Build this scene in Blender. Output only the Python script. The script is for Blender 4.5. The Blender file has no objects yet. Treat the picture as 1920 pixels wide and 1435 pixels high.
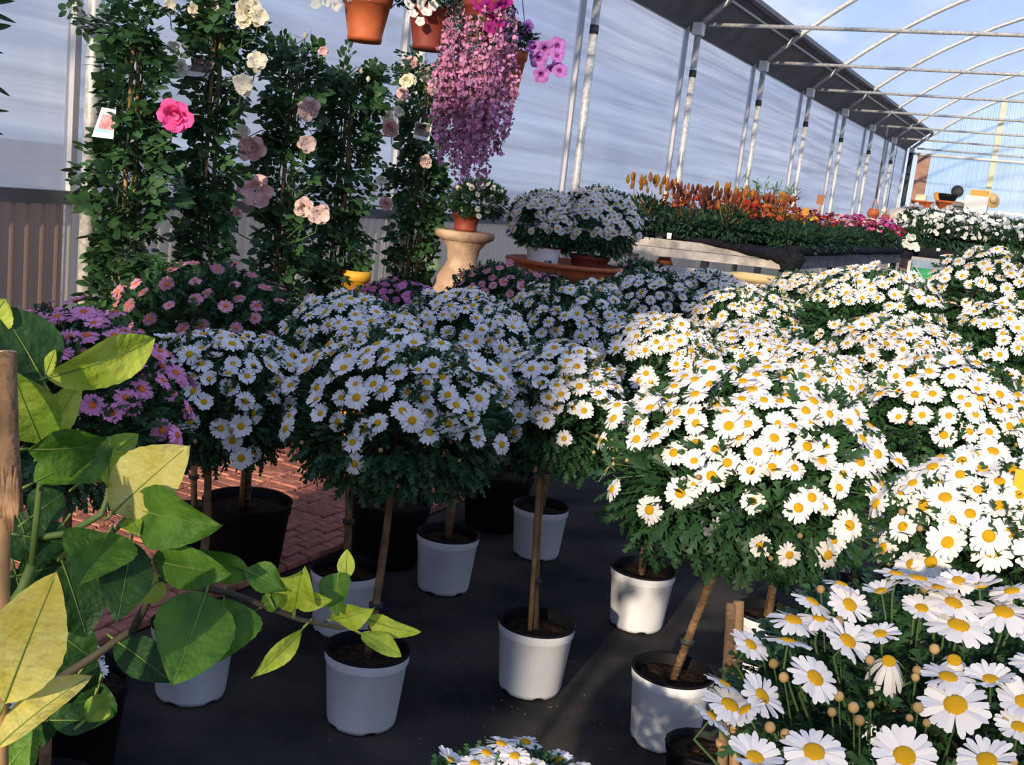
import bpy, math, random
import numpy as np
from mathutils import Vector, Matrix

random.seed(7)
rng = np.random.default_rng(7)
SC = bpy.context.scene
COL = SC.collection

# ------------------------------------------------------------------ camera
FPX, YAW, PITCH, ROLL, H = 2037.5, 0.4687, 0.1779, 0.1125, 1.41
_f = np.array([-math.sin(YAW)*math.cos(PITCH), math.cos(YAW)*math.cos(PITCH), -math.sin(PITCH)])
_r = np.array([math.cos(YAW), math.sin(YAW), 0.0])
_u = np.cross(_r, _f)
CR = math.cos(ROLL)*_r + math.sin(ROLL)*_u
CU = -math.sin(ROLL)*_r + math.cos(ROLL)*_u
CF = _f
CAMP = np.array([0, 0, H])
camd = bpy.data.cameras.new('camera')
camd.sensor_width = 36.0
camd.lens = FPX/1920*36
camd.clip_start = 0.02
camd.clip_end = 800
cam = bpy.data.objects.new('camera', camd)
COL.objects.link(cam)
cam.matrix_world = Matrix(((CR[0], CU[0], -CF[0], 0), (CR[1], CU[1], -CF[1], 0), (CR[2], CU[2], -CF[2], H), (0, 0, 0, 1)))
SC.camera = cam

# ------------------------------------------------------------------ light
SUN = Vector((0.125, -0.955, 0.27)).normalized()
sd = bpy.data.lights.new('sun', 'SUN')
sd.energy = 4.9
sd.color = (1.0, 0.83, 0.62)
sd.angle = math.radians(1.0)
so = bpy.data.objects.new('sun', sd)
COL.objects.link(so)
so.rotation_euler = (-SUN).to_track_quat('-Z', 'Y').to_euler()
so.location = (0, -14, 6)

w = bpy.data.worlds.new('sky')
SC.world = w
w.use_nodes = True
nt = w.node_tree
nt.nodes.clear()
N = nt.nodes.new
out = N('ShaderNodeOutputWorld')
bg = N('ShaderNodeBackground')
bg.inputs['Strength'].default_value = 1.15
tc = N('ShaderNodeTexCoord')
sep = N('ShaderNodeSeparateXYZ')
nt.links.new(tc.outputs['Generated'], sep.inputs[0])
grad = N('ShaderNodeValToRGB')
grad.color_ramp.elements[0].position = 0.0
grad.color_ramp.elements[0].color = (0.56, 0.66, 0.84, 1)
grad.color_ramp.elements[1].position = 0.75
grad.color_ramp.elements[1].color = (0.13, 0.25, 0.62, 1)
e = grad.color_ramp.elements.new(0.25)
e.color = (0.30, 0.45, 0.84, 1)
nt.links.new(sep.outputs['Z'], grad.inputs[0])
mp = N('ShaderNodeMapping')
mp.inputs['Scale'].default_value = (1.6, 1.6, 4.0)
mp.inputs['Location'].default_value = (0.7, 0.3, 0.15)
nt.links.new(tc.outputs['Generated'], mp.inputs[0])
nz = N('ShaderNodeTexNoise')
nz.inputs['Scale'].default_value = 1.6
nz.inputs['Detail'].default_value = 6
nz.inputs['Roughness'].default_value = 0.55
nt.links.new(mp.outputs[0], nz.inputs[0])
cr = N('ShaderNodeValToRGB')
cr.color_ramp.elements[0].position = 0.47
cr.color_ramp.elements[1].position = 0.68
nt.links.new(nz.outputs[0], cr.inputs[0])
mx = N('ShaderNodeMixRGB')
mx.inputs[2].default_value = (0.95, 0.93, 0.95, 1)
nt.links.new(cr.outputs[0], mx.inputs[0])
nt.links.new(grad.outputs[0], mx.inputs[1])
nt.links.new(mx.outputs[0], bg.inputs[0])
nt.links.new(bg.outputs[0], out.inputs[0])

SC.view_settings.view_transform = 'Standard'
SC.view_settings.look = 'None'
SC.view_settings.gamma = 1
SC.view_settings.use_curve_mapping = False
SC.view_settings.exposure = 0.32
SC.cycles.transparent_max_bounces = 16
SC.cycles.max_bounces = 8

# ------------------------------------------------------------------ helpers
def ray(x, y):
    return CF + CR*(x-960)/FPX - CU*(y-717.5)/FPX
def at_d(x, y, d):
    return CAMP + ray(x, y)*d
def at_z(x, y, z):
    r = ray(x, y); return CAMP + r*((z-H)/r[2])
def at_X(x, y, X):
    r = ray(x, y); return CAMP + r*(X/r[0])
def at_Y(x, y, Y):
    r = ray(x, y); return CAMP + r*(Y/r[1])

def mat(name, col, rough=0.6, spec=0.3, var=0.0, vscale=12.0, bump=0.0, bscale=60.0, trans=0.0, metal=0.0, objvar=0.0, col2=None, detail=3.0):
    m = bpy.data.materials.new(name)
    m.use_nodes = True
    t = m.node_tree
    p = t.nodes['Principled BSDF']
    o = t.nodes['Material Output']
    p.inputs['Base Color'].default_value = (*col, 1)
    p.inputs['Roughness'].default_value = rough
    p.inputs['Specular IOR Level'].default_value = spec
    p.inputs['Metallic'].default_value = metal
    csock = None
    if var or col2:
        c = t.nodes.new('ShaderNodeTexCoord')
        n = t.nodes.new('ShaderNodeTexNoise')
        n.inputs['Scale'].default_value = vscale
        n.inputs['Detail'].default_value = detail
        t.links.new(c.outputs['Object'], n.inputs[0])
        r = t.nodes.new('ShaderNodeValToRGB')
        a = col if col2 else tuple(max(0, x*(1-var)) for x in col)
        b = col2 if col2 else tuple(min(1, x*(1+var)) for x in col)
        r.color_ramp.elements[0].color = (*a, 1)
        r.color_ramp.elements[1].color = (*b, 1)
        r.color_ramp.elements[0].position = 0.35
        r.color_ramp.elements[1].position = 0.65
        t.links.new(n.outputs[0], r.inputs[0])
        csock = r.outputs[0]
    if objvar:
        oi = t.nodes.new('ShaderNodeObjectInfo')
        hs = t.nodes.new('ShaderNodeHueSaturation')
        mr = t.nodes.new('ShaderNodeMapRange')
        mr.inputs[3].default_value = 1-objvar
        mr.inputs[4].default_value = 1+objvar
        t.links.new(oi.outputs['Random'], mr.inputs[0])
        t.links.new(mr.outputs[0], hs.inputs['Value'])
        if csock: t.links.new(csock, hs.inputs['Color'])
        else: hs.inputs['Color'].default_value = (*col, 1)
        csock = hs.outputs[0]
    if csock: t.links.new(csock, p.inputs['Base Color'])
    if bump:
        c = t.nodes.new('ShaderNodeTexCoord')
        n = t.nodes.new('ShaderNodeTexNoise')
        n.inputs['Scale'].default_value = bscale
        t.links.new(c.outputs['Object'], n.inputs[0])
        bp = t.nodes.new('ShaderNodeBump')
        bp.inputs['Strength'].default_value = bump
        bp.inputs['Distance'].default_value = 0.01
        t.links.new(n.outputs[0], bp.inputs['Height'])
        t.links.new(bp.outputs[0], p.inputs['Normal'])
    if trans:
        tr = t.nodes.new('ShaderNodeBsdfTranslucent')
        tr.inputs[0].default_value = (*col, 1)
        if csock: t.links.new(csock, tr.inputs[0])
        ms = t.nodes.new('ShaderNodeMixShader')
        ms.inputs[0].default_value = trans
        t.links.new(p.outputs[0], ms.inputs[1])
        t.links.new(tr.outputs[0], ms.inputs[2])
        t.links.new(ms.outputs[0], o.inputs[0])
    return m

def film(name, clear, col, streak=0.0, sscale=(0.3, 0.25, 6.0), rough=0.25, tcol=(1, 1, 1)):
    """thin plastic: part clear, part milky (translucent + reflecting), with streaks of milkiness"""
    m = bpy.data.materials.new(name)
    m.use_nodes = True
    t = m.node_tree
    t.nodes.clear()
    n = t.nodes.new
    o = n('ShaderNodeOutputMaterial')
    tp = n('ShaderNodeBsdfTransparent'); tp.inputs[0].default_value = (*tcol, 1)
    tl = n('ShaderNodeBsdfTranslucent'); tl.inputs[0].default_value = (*col, 1)
    df = n('ShaderNodeBsdfDiffuse'); df.inputs[0].default_value = (*col, 1)
    gl = n('ShaderNodeBsdfGlossy'); gl.inputs['Roughness'].default_value = rough
    gl.inputs[0].default_value = (0.9, 0.9, 0.95, 1)
    m1 = n('ShaderNodeMixShader'); m1.inputs[0].default_value = 0.35
    t.links.new(tl.outputs[0], m1.inputs[1]); t.links.new(df.outputs[0], m1.inputs[2])
    m2 = n('ShaderNodeMixShader')
    m3 = n('ShaderNodeMixShader'); m3.inputs[0].default_value = 0.06
    t.links.new(tp.outputs[0], m2.inputs[1]); t.links.new(m1.outputs[0], m2.inputs[2])
    t.links.new(m2.outputs[0], m3.inputs[1]); t.links.new(gl.outputs[0], m3.inputs[2])
    t.links.new(m3.outputs[0], o.inputs[0])
    if streak:
        c = n('ShaderNodeTexCoord')
        mpn = n('ShaderNodeMapping'); mpn.inputs['Scale'].default_value = sscale
        t.links.new(c.outputs['Object'], mpn.inputs[0])
        nz = n('ShaderNodeTexNoise'); nz.inputs['Scale'].default_value = 2.0; nz.inputs['Detail'].default_value = 4
        t.links.new(mpn.outputs[0], nz.inputs[0])
        mr = n('ShaderNodeMapRange')
        mr.inputs[1].default_value = 0.3; mr.inputs[2].default_value = 0.7
        mr.inputs[3].default_value = max(0, 1-clear-streak); mr.inputs[4].default_value = min(1, 1-clear+streak)
        t.links.new(nz.outputs[0], mr.inputs[0])
        t.links.new(mr.outputs[0], m2.inputs[0])
    else:
        m2.inputs[0].default_value = 1-clear
    return m

class MB:
    def __init__(s): s.v = []; s.f = []; s.m = []; s.sm = []
    def add(s, V, F, mi=0, smooth=False):
        b = len(s.v)
        s.v.extend([tuple(map(float, p)) for p in V])
        s.f.extend([tuple(i+b for i in q) for q in F])
        s.m.extend([mi]*len(F)); s.sm.extend([smooth]*len(F))
        return s
    def box(s, a, b, mi=0):
        x0, y0, z0 = a; x1, y1, z1 = b
        V = [(x0,y0,z0),(x1,y0,z0),(x1,y1,z0),(x0,y1,z0),(x0,y0,z1),(x1,y0,z1),(x1,y1,z1),(x0,y1,z1)]
        return s.add(V, [(3,2,1,0),(4,5,6,7),(0,1,5,4),(1,2,6,5),(2,3,7,6),(3,0,4,7)], mi)
    def beam(s, A, B, wdt, hgt, up=(0,0,1), mi=0):
        A = np.array(A, float); B = np.array(B, float)
        d = B-A; d /= np.linalg.norm(d)
        u = np.array(up, float); x = np.cross(d, u)
        if np.linalg.norm(x) < 1e-6: x = np.cross(d, (1, 0, 0))
        x /= np.linalg.norm(x); u = np.cross(x, d)
        V = []
        for P in (A, B):
            for sx, su in ((-1,-1),(1,-1),(1,1),(-1,1)):
                V.append(P + x*sx*wdt/2 + u*su*hgt/2)
        return s.add(V, [(3,2,1,0),(4,5,6,7),(0,1,5,4),(1,2,6,5),(2,3,7,6),(3,0,4,7)], mi)
    def tube(s, pts, rad, n=8, mi=0, cap=True, smooth=True):
        pts = [np.array(p, float) for p in pts]
        if not hasattr(rad, '__len__'): rad = [rad]*len(pts)
        V = []; F = []
        ref = None
        for i, p in enumerate(pts):
            d = pts[min(i+1, len(pts)-1)] - pts[max(i-1, 0)]
            d /= (np.linalg.norm(d)+1e-9)
            if ref is None:
                ref = np.cross(d, (0.3, 0.5, 0.81))
                if np.linalg.norm(ref) < 1e-3: ref = np.cross(d, (1, 0, 0))
            x = ref - d*(ref@d); x /= np.linalg.norm(x); ref = x
            y = np.cross(d, x)
            for k in range(n):
                a = 2*math.pi*k/n
                V.append(p + (x*math.cos(a)+y*math.sin(a))*rad[i])
        for i in range(len(pts)-1):
            for k in range(n):
                k2 = (k+1) % n
                F.append((i*n+k, i*n+k2, (i+1)*n+k2, (i+1)*n+k))
        if cap:
            F.append(tuple(range(n-1, -1, -1))); F.append(tuple((len(pts)-1)*n+k for k in range(n)))
        return s.add(V, F, mi, smooth)
    def lathe(s, prof, n=24, c=(0,0,0), mi=0, smooth=True, wob=None):
        """prof: list of (r, z) or (r, z, material)"""
        V = []; F = []; M = []
        for i, q in enumerate(prof):
            for k in range(n):
                a = 2*math.pi*k/n
                V.append((c[0]+q[0]*math.cos(a), c[1]+q[0]*math.sin(a), c[2]+q[1]+(wob(i, k) if wob else 0)))
        for i in range(len(prof)-1):
            for k in range(n):
                F.append((i*n+k, i*n+(k+1) % n, (i+1)*n+(k+1) % n, (i+1)*n+k))
                M.append(prof[i][2] if len(prof[i]) > 2 else mi)
        b = len(s.v)
        s.v.extend([tuple(map(float, p)) for p in V])
        s.f.extend([tuple(i+b for i in q) for q in F]); s.m.extend(M); s.sm.extend([smooth]*len(F))
        return s
    def ball(s, c, r, n=8, m=5, mi=0, sq=1.0):
        prof = [(max(1e-4, r*math.sin(math.pi*i/m)), -r*sq*math.cos(math.pi*i/m)) for i in range(m+1)]
        return s.lathe(prof, n, c, mi)
    def data(s, name, mats):
        me = bpy.data.meshes.new(name)
        me.from_pydata(s.v, [], s.f)
        for m in (mats if isinstance(mats, (list, tuple)) else [mats]): me.materials.append(m)
        me.polygons.foreach_set('material_index', s.m)
        me.polygons.foreach_set('use_smooth', s.sm)
        me.update()
        return me
    def build(s, name, mats, parent=None, loc=None):
        return link(name, s.data(name, mats), parent, loc)

def link(name, me, parent=None, loc=None, rot=None, scale=None):
    o = bpy.data.objects.new(name, me)
    COL.objects.link(o)
    if parent is not None: o.parent = parent
    if loc is not None: o.location = loc
    if rot is not None:
        if isinstance(rot, Matrix): o.rotation_euler = rot.to_euler()
        else: o.rotation_euler = rot
    if scale is not None: o.scale = scale if hasattr(scale, '__len__') else (scale,)*3
    return o

def tag(o, label, cat, group=None):
    o['label'] = label; o['category'] = cat
    if group: o['group'] = group
    return o
def thing(name, label, cat, loc=(0,0,0), group=None):
    o = link(name, None, None, loc)
    o.empty_display_size = 0.1
    return tag(o, label, cat, group)
def struct(name, mb, mats, parent=None):
    o = mb.build(name, mats, parent)
    if parent is None: o['kind'] = 'structure'
    return o
def stuff(o): o['kind'] = 'stuff'; return o
def frame(n, spin=0.0):
    """rotation whose local +z is n"""
    n = Vector(n).normalized()
    q = n.to_track_quat('Z', 'Y')
    return (q.to_matrix() @ Matrix.Rotation(spin, 3, 'Z'))
def rv(a, b): return random.uniform(a, b)

def np_mesh(name, V, F, mats, smooth=False):
    """V (n,3), F (m,k) arrays"""
    me = bpy.data.meshes.new(name)
    n, k = F.shape
    me.vertices.add(len(V)); me.vertices.foreach_set('co', np.ascontiguousarray(V, dtype=np.float32).ravel())
    me.loops.add(n*k); me.loops.foreach_set('vertex_index', np.ascontiguousarray(F, dtype=np.int32).ravel())
    me.polygons.add(n)
    me.polygons.foreach_set('loop_start', np.arange(0, n*k, k, dtype=np.int32))
    me.polygons.foreach_set('loop_total', np.full(n, k, dtype=np.int32))
    for m in (mats if isinstance(mats, (list, tuple)) else [mats]): me.materials.append(m)
    if smooth: me.polygons.foreach_set('use_smooth', np.ones(n, dtype=bool))
    me.update(); me.validate()
    return me

def scatter(T, TF, P, X, Y, Z, S):
    """copies of template verts T (t,3), faces TF, at P with axes X,Y,Z and scale S"""
    V = (P[:, None, :] + S[:, None, None]*(T[None, :, 0:1]*X[:, None, :] + T[None, :, 1:2]*Y[:, None, :] + T[None, :, 2:3]*Z[:, None, :]))
    F = TF[None] + (np.arange(len(P))*len(T))[:, None, None]
    return V.reshape(-1, 3), F.reshape(-1, TF.shape[1])

def nrm(a): return a/(np.linalg.norm(a, axis=-1, keepdims=True)+1e-9)
def axes(dirs, up):
    """leaf axes: Y along dirs, Z as near to up as may be"""
    Y = nrm(dirs); X = nrm(np.cross(Y, up)); Z = np.cross(X, Y)
    return X, Y, Z

# ------------------------------------------------------------------ materials
M = {}
M['galv'] = mat('galvanised_steel', (0.56, 0.56, 0.53), 0.42, 0.5, 0.25, 40, metal=0.3)
M['white_metal'] = mat('white_cap', (0.78, 0.77, 0.72), 0.5)
M['batten'] = mat('film_batten', (0.50, 0.51, 0.53), 0.5)
M['dark'] = mat('dark_band', (0.03, 0.03, 0.035), 0.6)
M['rail'] = mat('grey_rail', (0.10, 0.11, 0.125), 0.5, 0.4, 0.15, 6)
M['gutter'] = mat('gutter_sheet', (0.15, 0.145, 0.145), 0.7, 0.2, 0.18, 4)
M['film_wall'] = film('wall_film', 0.22, (0.66, 0.69, 0.72), 0.18, (0.3, 0.16, 7.0))
M['film_roof'] = film('roof_film', 0.80, (0.75, 0.8, 0.9), 0.14, (0.9, 0.35, 0.9), 0.15)
M['film_gable'] = film('gable_sheet', 0.50, (0.66, 0.86, 0.95), 0.15, (3, 3, 0.6), 0.3, (0.85, 0.97, 1.0))
M['fibre'] = film('fibre_sheet', 0.0, (0.58, 0.51, 0.40), 0.0, (1, 1, 1), 0.35)
M['fibre_dark'] = film('fibre_shade_brown', 0.0, (0.30, 0.21, 0.15), 0.0, (1, 1, 1), 0.3)
M['lath'] = mat('lath', (0.62, 0.60, 0.40), 0.7)
M['mat'] = mat('weed_mat', (0.010, 0.012, 0.015), 0.85, 0.15, vscale=3.0, bump=0.25, bscale=260, col2=(0.060, 0.054, 0.046), detail=12)
M['ground'] = mat('dry_ground', (0.30, 0.24, 0.18), 0.9, 0.1, 0.3, 0.8)
M['brick'] = mat('clay_brick', (0.46, 0.19, 0.135), 0.85, 0.15, 0.25, 30, 0.5, 90, objvar=0.16)
M['mortar'] = mat('brick_joint', (0.035, 0.018, 0.015), 0.95, 0.1)
M['pot'] = mat('white_plastic', (0.66, 0.68, 0.71), 0.45, 0.4, 0.07, 9)
M['pot_black'] = mat('black_plastic', (0.006, 0.006, 0.007), 0.55, 0.12)
M['terra'] = mat('terracotta', (0.46, 0.115, 0.04), 0.6, 0.3, 0.15, 12)
M['terra_dark'] = mat('terracotta_dark', (0.22, 0.045, 0.028), 0.6, 0.3, 0.15, 12)
M['soil'] = mat('potting_soil', (0.035, 0.02, 0.012), 0.95, 0.1, 0.6, 60, 1.0, 120)
M['cane'] = mat('bamboo_cane', (0.30, 0.18, 0.075), 0.6, 0.3, 0.35, 20)
M['bark'] = mat('bark', (0.17, 0.105, 0.055), 0.85, 0.15, 0.35, 30, 0.6, 80)
M['petal'] = mat('white_petal', (0.78, 0.765, 0.745), 0.6, 0.15, trans=0.18)
M['disc'] = mat('yellow_disc', (0.80, 0.44, 0.015), 0.8, 0.15, 0.2, 500, 0.6, 900)
M['petal_pink'] = mat('pink_petal', (0.70, 0.27, 0.48), 0.6, 0.15, objvar=0.25, trans=0.2)
M['petal_mauve'] = mat('mauve_petal', (0.52, 0.17, 0.42), 0.6, 0.15, objvar=0.3, trans=0.2)
M['petal_dusty'] = mat('dusty_pink_petal', (0.60, 0.27, 0.34), 0.6, 0.15, objvar=0.35, trans=0.2)
M['petal_yellow'] = mat('cream_yellow_petal', (0.80, 0.76, 0.40), 0.6, 0.15, objvar=0.1, trans=0.2)
M['disc_dark'] = mat('orange_disc', (0.50, 0.13, 0.03), 0.8, 0.15)
M['leaf'] = mat('daisy_leaf', (0.030, 0.085, 0.030), 0.5, 0.3, 0.35, 7, objvar=0.12, trans=0.22)
M['leaf_rose'] = mat('rose_leaf', (0.040, 0.100, 0.035), 0.45, 0.35, 0.45, 9, trans=0.22)
M['leaf_bench'] = mat('bench_leaf', (0.024, 0.064, 0.028), 0.55, 0.25, 0.4, 8, objvar=0.2, trans=0.2)
M['stem'] = mat('green_stem', (0.07, 0.13, 0.045), 0.6)
M['bud'] = mat('bud', (0.36, 0.24, 0.10), 0.7, 0.2, objvar=0.25)
M['stone'] = mat('stone', (0.42, 0.29, 0.20), 0.9, 0.1, 0.2, 14, 0.4, 60)
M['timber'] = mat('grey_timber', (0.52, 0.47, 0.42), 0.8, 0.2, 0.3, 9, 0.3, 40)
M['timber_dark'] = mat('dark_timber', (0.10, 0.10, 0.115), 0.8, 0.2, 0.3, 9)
M['cloth'] = mat('black_cloth', (0.018, 0.018, 0.024), 0.95, 0.1, 0.3, 20, 0.6, 150)
M['white'] = mat('white_card', (0.80, 0.79, 0.75), 0.6)
M['orange_wood'] = mat('orange_stake', (0.60, 0.26, 0.05), 0.7, 0.2, 0.2, 20)
M['sign'] = mat('brown_sign', (0.33, 0.15, 0.06), 0.7)

# ------------------------------------------------------------------ structure
D, S0, Y0 = 3.85, 2.4956, 3.3656
ZE, ZR = H+1.78, 1.175          # eave and top of the low wall
PY = [Y0+S0*k for k in range(-4, 10)]
XC, ZC, RA = -D+4.95, -2.0, 7.18  # roof arc
def arc(x): return ZC+math.sqrt(max(0, RA*RA-(x-XC)**2))
XR = XC+4.95
YN, YF = PY[0], PY[-1]

g = MB(); g.box((-150, -60, -0.12), (150, 260, -0.06)); struct('ground', g, M['ground'])
g = MB(); g.box((-2.26, YN, -0.05), (XR, YF, 0.0)); struct('floor', g, M['mat'])
pav = struct('floor_2', MB().box((-3.98, YN, -0.05), (-2.262, YF, 0.004)), M['mortar'])
# clay bricks: three courses along the edge, then courses across
def brick_mesh(lx, ly, k):
    b = MB(); rr = random.Random(k)
    z = 0.026
    c = 0.006
    V = [(-lx/2, -ly/2, 0), (lx/2, -ly/2, 0), (lx/2, ly/2, 0), (-lx/2, ly/2, 0)]
    V += [(x, y, z-c+rr.uniform(-.002, .002)) for x, y, _ in V[:4]]
    V += [(x*(1-2*c/lx), y*(1-2*c/ly), z+rr.uniform(-.003, .003)) for x, y, _ in V[:4]]
    F = [(0,1,5,4),(1,2,6,5),(2,3,7,6),(3,0,4,7),(4,5,9,8),(5,6,10,9),(6,7,11,10),(7,4,8,11),(8,9,10,11)]
    b.add(V, F)
    return b.data('brick', M['brick'])
BRS = [brick_mesh(0.052, 0.115, k) for k in range(4)]
BRL = [brick_mesh(0.150, 0.066, k+9) for k in range(4)]
bl = []
for r in range(4):
    x = -2.262-0.030-r*0.060
    n = 0
    y = 1.6+(r % 2)*0.06
    while y < 7.5:
        bl.append((x, y, 0)); y += 0.124
for r in range(9):
    x = -2.262-0.240-0.083-r*0.160
    y = 1.6+(r % 2)*0.037
    while y < 7.5:
        bl.append((x, y, 1)); y += 0.0745
def seen(x, y):
    d = np.array([x, y, 0])-CAMP; dd = d@CF
    px = 960+FPX*(d@CR)/dd; py = 717-FPX*(d@CU)/dd
    return (0 if (60 < px < 700 and 800 < py < 1230) else 1, dd)
bl.sort(key=lambda q: seen(q[0], q[1]))
rest = MB()
for i, (x, y, k) in enumerate(bl):
    dz = rv(-.003, .003)
    if i < 300:
        link('brick', random.choice((BRS, BRL)[k]), pav, (x, y, 0.002+dz), (rv(-.02, .02), rv(-.02, .02), rv(-.03, .03)))
    else:
        lx, ly = ((0.052, 0.115), (0.150, 0.066))[k]
        rest.box((x-lx/2, y-ly/2, 0.0), (x+lx/2, y+ly/2, 0.026+dz))
stuff(rest.build('bricks_beyond', M['brick'], pav))

# left wall: rail with posts, film and corrugated sheets
XW = -D-0.12
wl = struct('wall_left', MB().box((XW-0.02, YN, ZR-0.058), (XW+0.035, YF, ZR)), M['rail'])
def corr(name, p0, p1, z0, z1, amp, pitch, parent, m, topfn=None):
    p0 = np.array(p0, float); p1 = np.array(p1, float)
    L = np.linalg.norm(p1-p0); d = (p1-p0)/L; nn = np.array([d[1], -d[0]])
    k = max(8, int(L/pitch*8)); V = []; F = []
    for i in range(k+1):
        s = L*i/k; a = amp*math.sin(2*math.pi*s/pitch)
        q = p0+d*s+nn*a
        zt = topfn(q[0]) if topfn else z1
        V += [(q[0], q[1], z0), (q[0], q[1], max(z0+.01, zt))]
    for i in range(k): F.append((2*i, 2*i+2, 2*i+3, 2*i+1))
    return MB().add(V, F, 0, True).build(name, m, parent)
for i in range(len(PY)-1):
    a, b = PY[i], PY[i+1]
    if i >= 2:
        corr('corrugated_sheet', (XW-0.02, a), (XW-0.02, b), 0.0, ZR-0.05, 0.015, 0.076, wl, M['fibre_dark' if b < 3.6 else 'fibre'])  # near bays get a browner sheet: the shade there is in the colour
    # a slightly slack pane of film
    V = []; F = []
    ny, nz = 10, 6
    for jy in range(ny+1):
        for jz in range(nz+1):
            u, v = jy/ny, jz/nz
            V.append((XW-0.01-0.025*math.sin(math.pi*u)*math.sin(math.pi*v)+rv(-.003, .003), a+(b-a)*u, ZR-0.02+(ZE+0.05-ZR)*v))
    for jy in range(ny):
        for jz in range(nz):
            q = jy*(nz+1)+jz
            F.append((q, q+nz+1, q+nz+2, q+1))
    MB().add(V, F, 0, True).build('film_panel', M['film_wall'], wl)
for i, y in enumerate(PY):
    p = MB().tube([(-D, y, 0), (-D, y, ZE)], 0.034, 12).build('post', M['galv'], wl)
    MB().box((-D-0.05, y-0.05, ZE-0.09), (-D+0.05, y+0.05, ZE+0.03)).build('bracket', M['white_metal'], p)
    MB().tube([(-D, y, ZE-0.50), (-D, y, ZE-0.43)], 0.037, 12).build('clamp', M['dark'], p)
    MB().box((XW-0.03, y-0.014, ZR-.02), (XW+0.02, y+0.018, ZE)).build('batten', M['batten'], wl)

# roof
ce = struct('ceiling', MB().tube([(XC, YN, arc(XC)-0.05), (XC, YF, arc(XC)-0.05)], 0.025, 8), M['galv'])
def arc_pts(x0, x1, n, off=0.0):
    a0 = math.acos((x0-XC)/RA); a1 = math.acos((x1-XC)/RA)
    return [(XC+(RA+off)*math.cos(a0+(a1-a0)*i/n), ZC+(RA+off)*math.sin(a0+(a1-a0)*i/n)) for i in range(n+1)]
XG = -D+0.36                     # upper edge of the dark gutter sheet
for i in range(len(PY)-1):
    a, b = PY[i], PY[i+1]
    ap = arc_pts(XG, XR, 22, 0.045)
    V = []; F = []
    for (x, z) in ap:
        for j in range(5):
            u = j/4
            V.append((x, a+(b-a)*u, z-0.03*math.sin(math.pi*u)))
    for r in range(22):
        for j in range(4):
            q = r*5+j; F.append((q, q+1, q+6, q+5))
    MB().add(V, F, 0, True).build('roof_film', M['film_roof'], ce)
    gp = arc_pts(-D-0.10, XG, 3, 0.06)
    mb = MB()
    for (x, z), (x2, z2) in zip(gp[:-1], gp[1:]):
        mb.add([(x, a, z), (x2, a, z2), (x2, b, z2), (x, b, z), (x, a, z+.02), (x2, a, z2+.02), (x2, b, z2+.02), (x, b, z+.02)],
               [(0,1,2,3),(4,7,6,5),(0,4,5,1),(2,6,7,3)])
    mb.build('gutter_sheet', M['gutter'], ce)
ridge = arc_pts(-D, XG, 4, 0.05)[3]
MB().beam((ridge[0], YN, ridge[1]), (ridge[0], YF, ridge[1]), 0.02, 0.02).build('gutter_seam', M['galv'], ce)
MB().beam((XG+.01, YN, arc(XG)+.04), (XG+.01, YF, arc(XG)+.04), 0.05, 0.05).build('gutter_edge', M['rail'], ce)
for i, y in enumerate(PY):
    ap = arc_pts(-D, XR, 40, 0.0)
    MB().tube([(x, y, z) for x, z in ap], 0.032, 8).build('hoop', M['galv'], ce)
    MB().tube([(-D+0.10, y, ZE+0.02), (XR, y, ZE+0.02)], 0.019, 8).build('tie_bar', M['galv'], ce)
wr = struct('wall_right', MB().box((XR+0.1, YN, ZR-0.1), (XR+0.15, YF, ZR)), M['rail'])
MB().add([(XR+.12, YN, 0), (XR+.12, YF, 0), (XR+.12, YF, ZE), (XR+.12, YN, ZE)], [(0,1,2,3)]).build('film_panel', M['film_wall'], wr)
for y in PY: MB().tube([(XR, y, 0), (XR, y, ZE)], 0.034, 8).build('post', M['galv'], wr)

# unseen, added behind the camera: sheeted gable bay to shade the left plants
wf = struct('wall_front_shade', MB().tube([(-D, YN, ZE-.10), (XR, YN, ZE-.10)], 0.03, 8), M['galv'])
for x0, x1 in ((-1.42, -0.70), (-0.70, 0.04)):
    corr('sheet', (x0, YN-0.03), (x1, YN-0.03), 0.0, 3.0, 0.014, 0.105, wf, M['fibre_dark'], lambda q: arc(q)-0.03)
for xx in (-1.42, 0.04): MB().tube([(xx, YN, 0), (xx, YN, arc(xx))], .03, 8).build('post', M['galv'], wf)

# far gable
wb = struct('wall_back', MB().tube([(-D, YF-.03, ZE-0.10), (XR, YF-.03, ZE-0.10)], 0.03, 8), M['white_metal'])
x = -3.46
while x < XR-0.2:
    x2 = min(x+0.92, XR)
    corr('gable_sheet', (x, YF+0.05), (x2, YF+0.05), 0.0, 3.0, 0.014, 0.105, wb, M['film_gable'], lambda q: arc(q)-0.03)
    x = x2
for xx in (-2.15, -0.85, 0.45, 1.75, 3.05):
    MB().box((xx-0.05, YF-0.0, 0), (xx+0.05, YF+0.03, arc(xx)-.05)).build('lath', M['lath'], wb)
for z in (0.9, 2.0):
    MB().beam((-3.3, YF, z), (XR, YF, z), 0.05, 0.05).build('girt', M['galv'], wb)
MB().box((-3.70, YF-0.02, 0), (-3.44, YF+0.04, ZE-0.12)).build('corner_panel', mat('brown_panel', (0.33, 0.20, 0.15), 0.8, 0.2, 0.2, 5), wb)
MB().tube([(-3.80, YF-0.35, 0), (-3.80, YF-0.35, ZE-0.1)], 0.05, 8).build('corner_post', M['dark'], wb)
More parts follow.
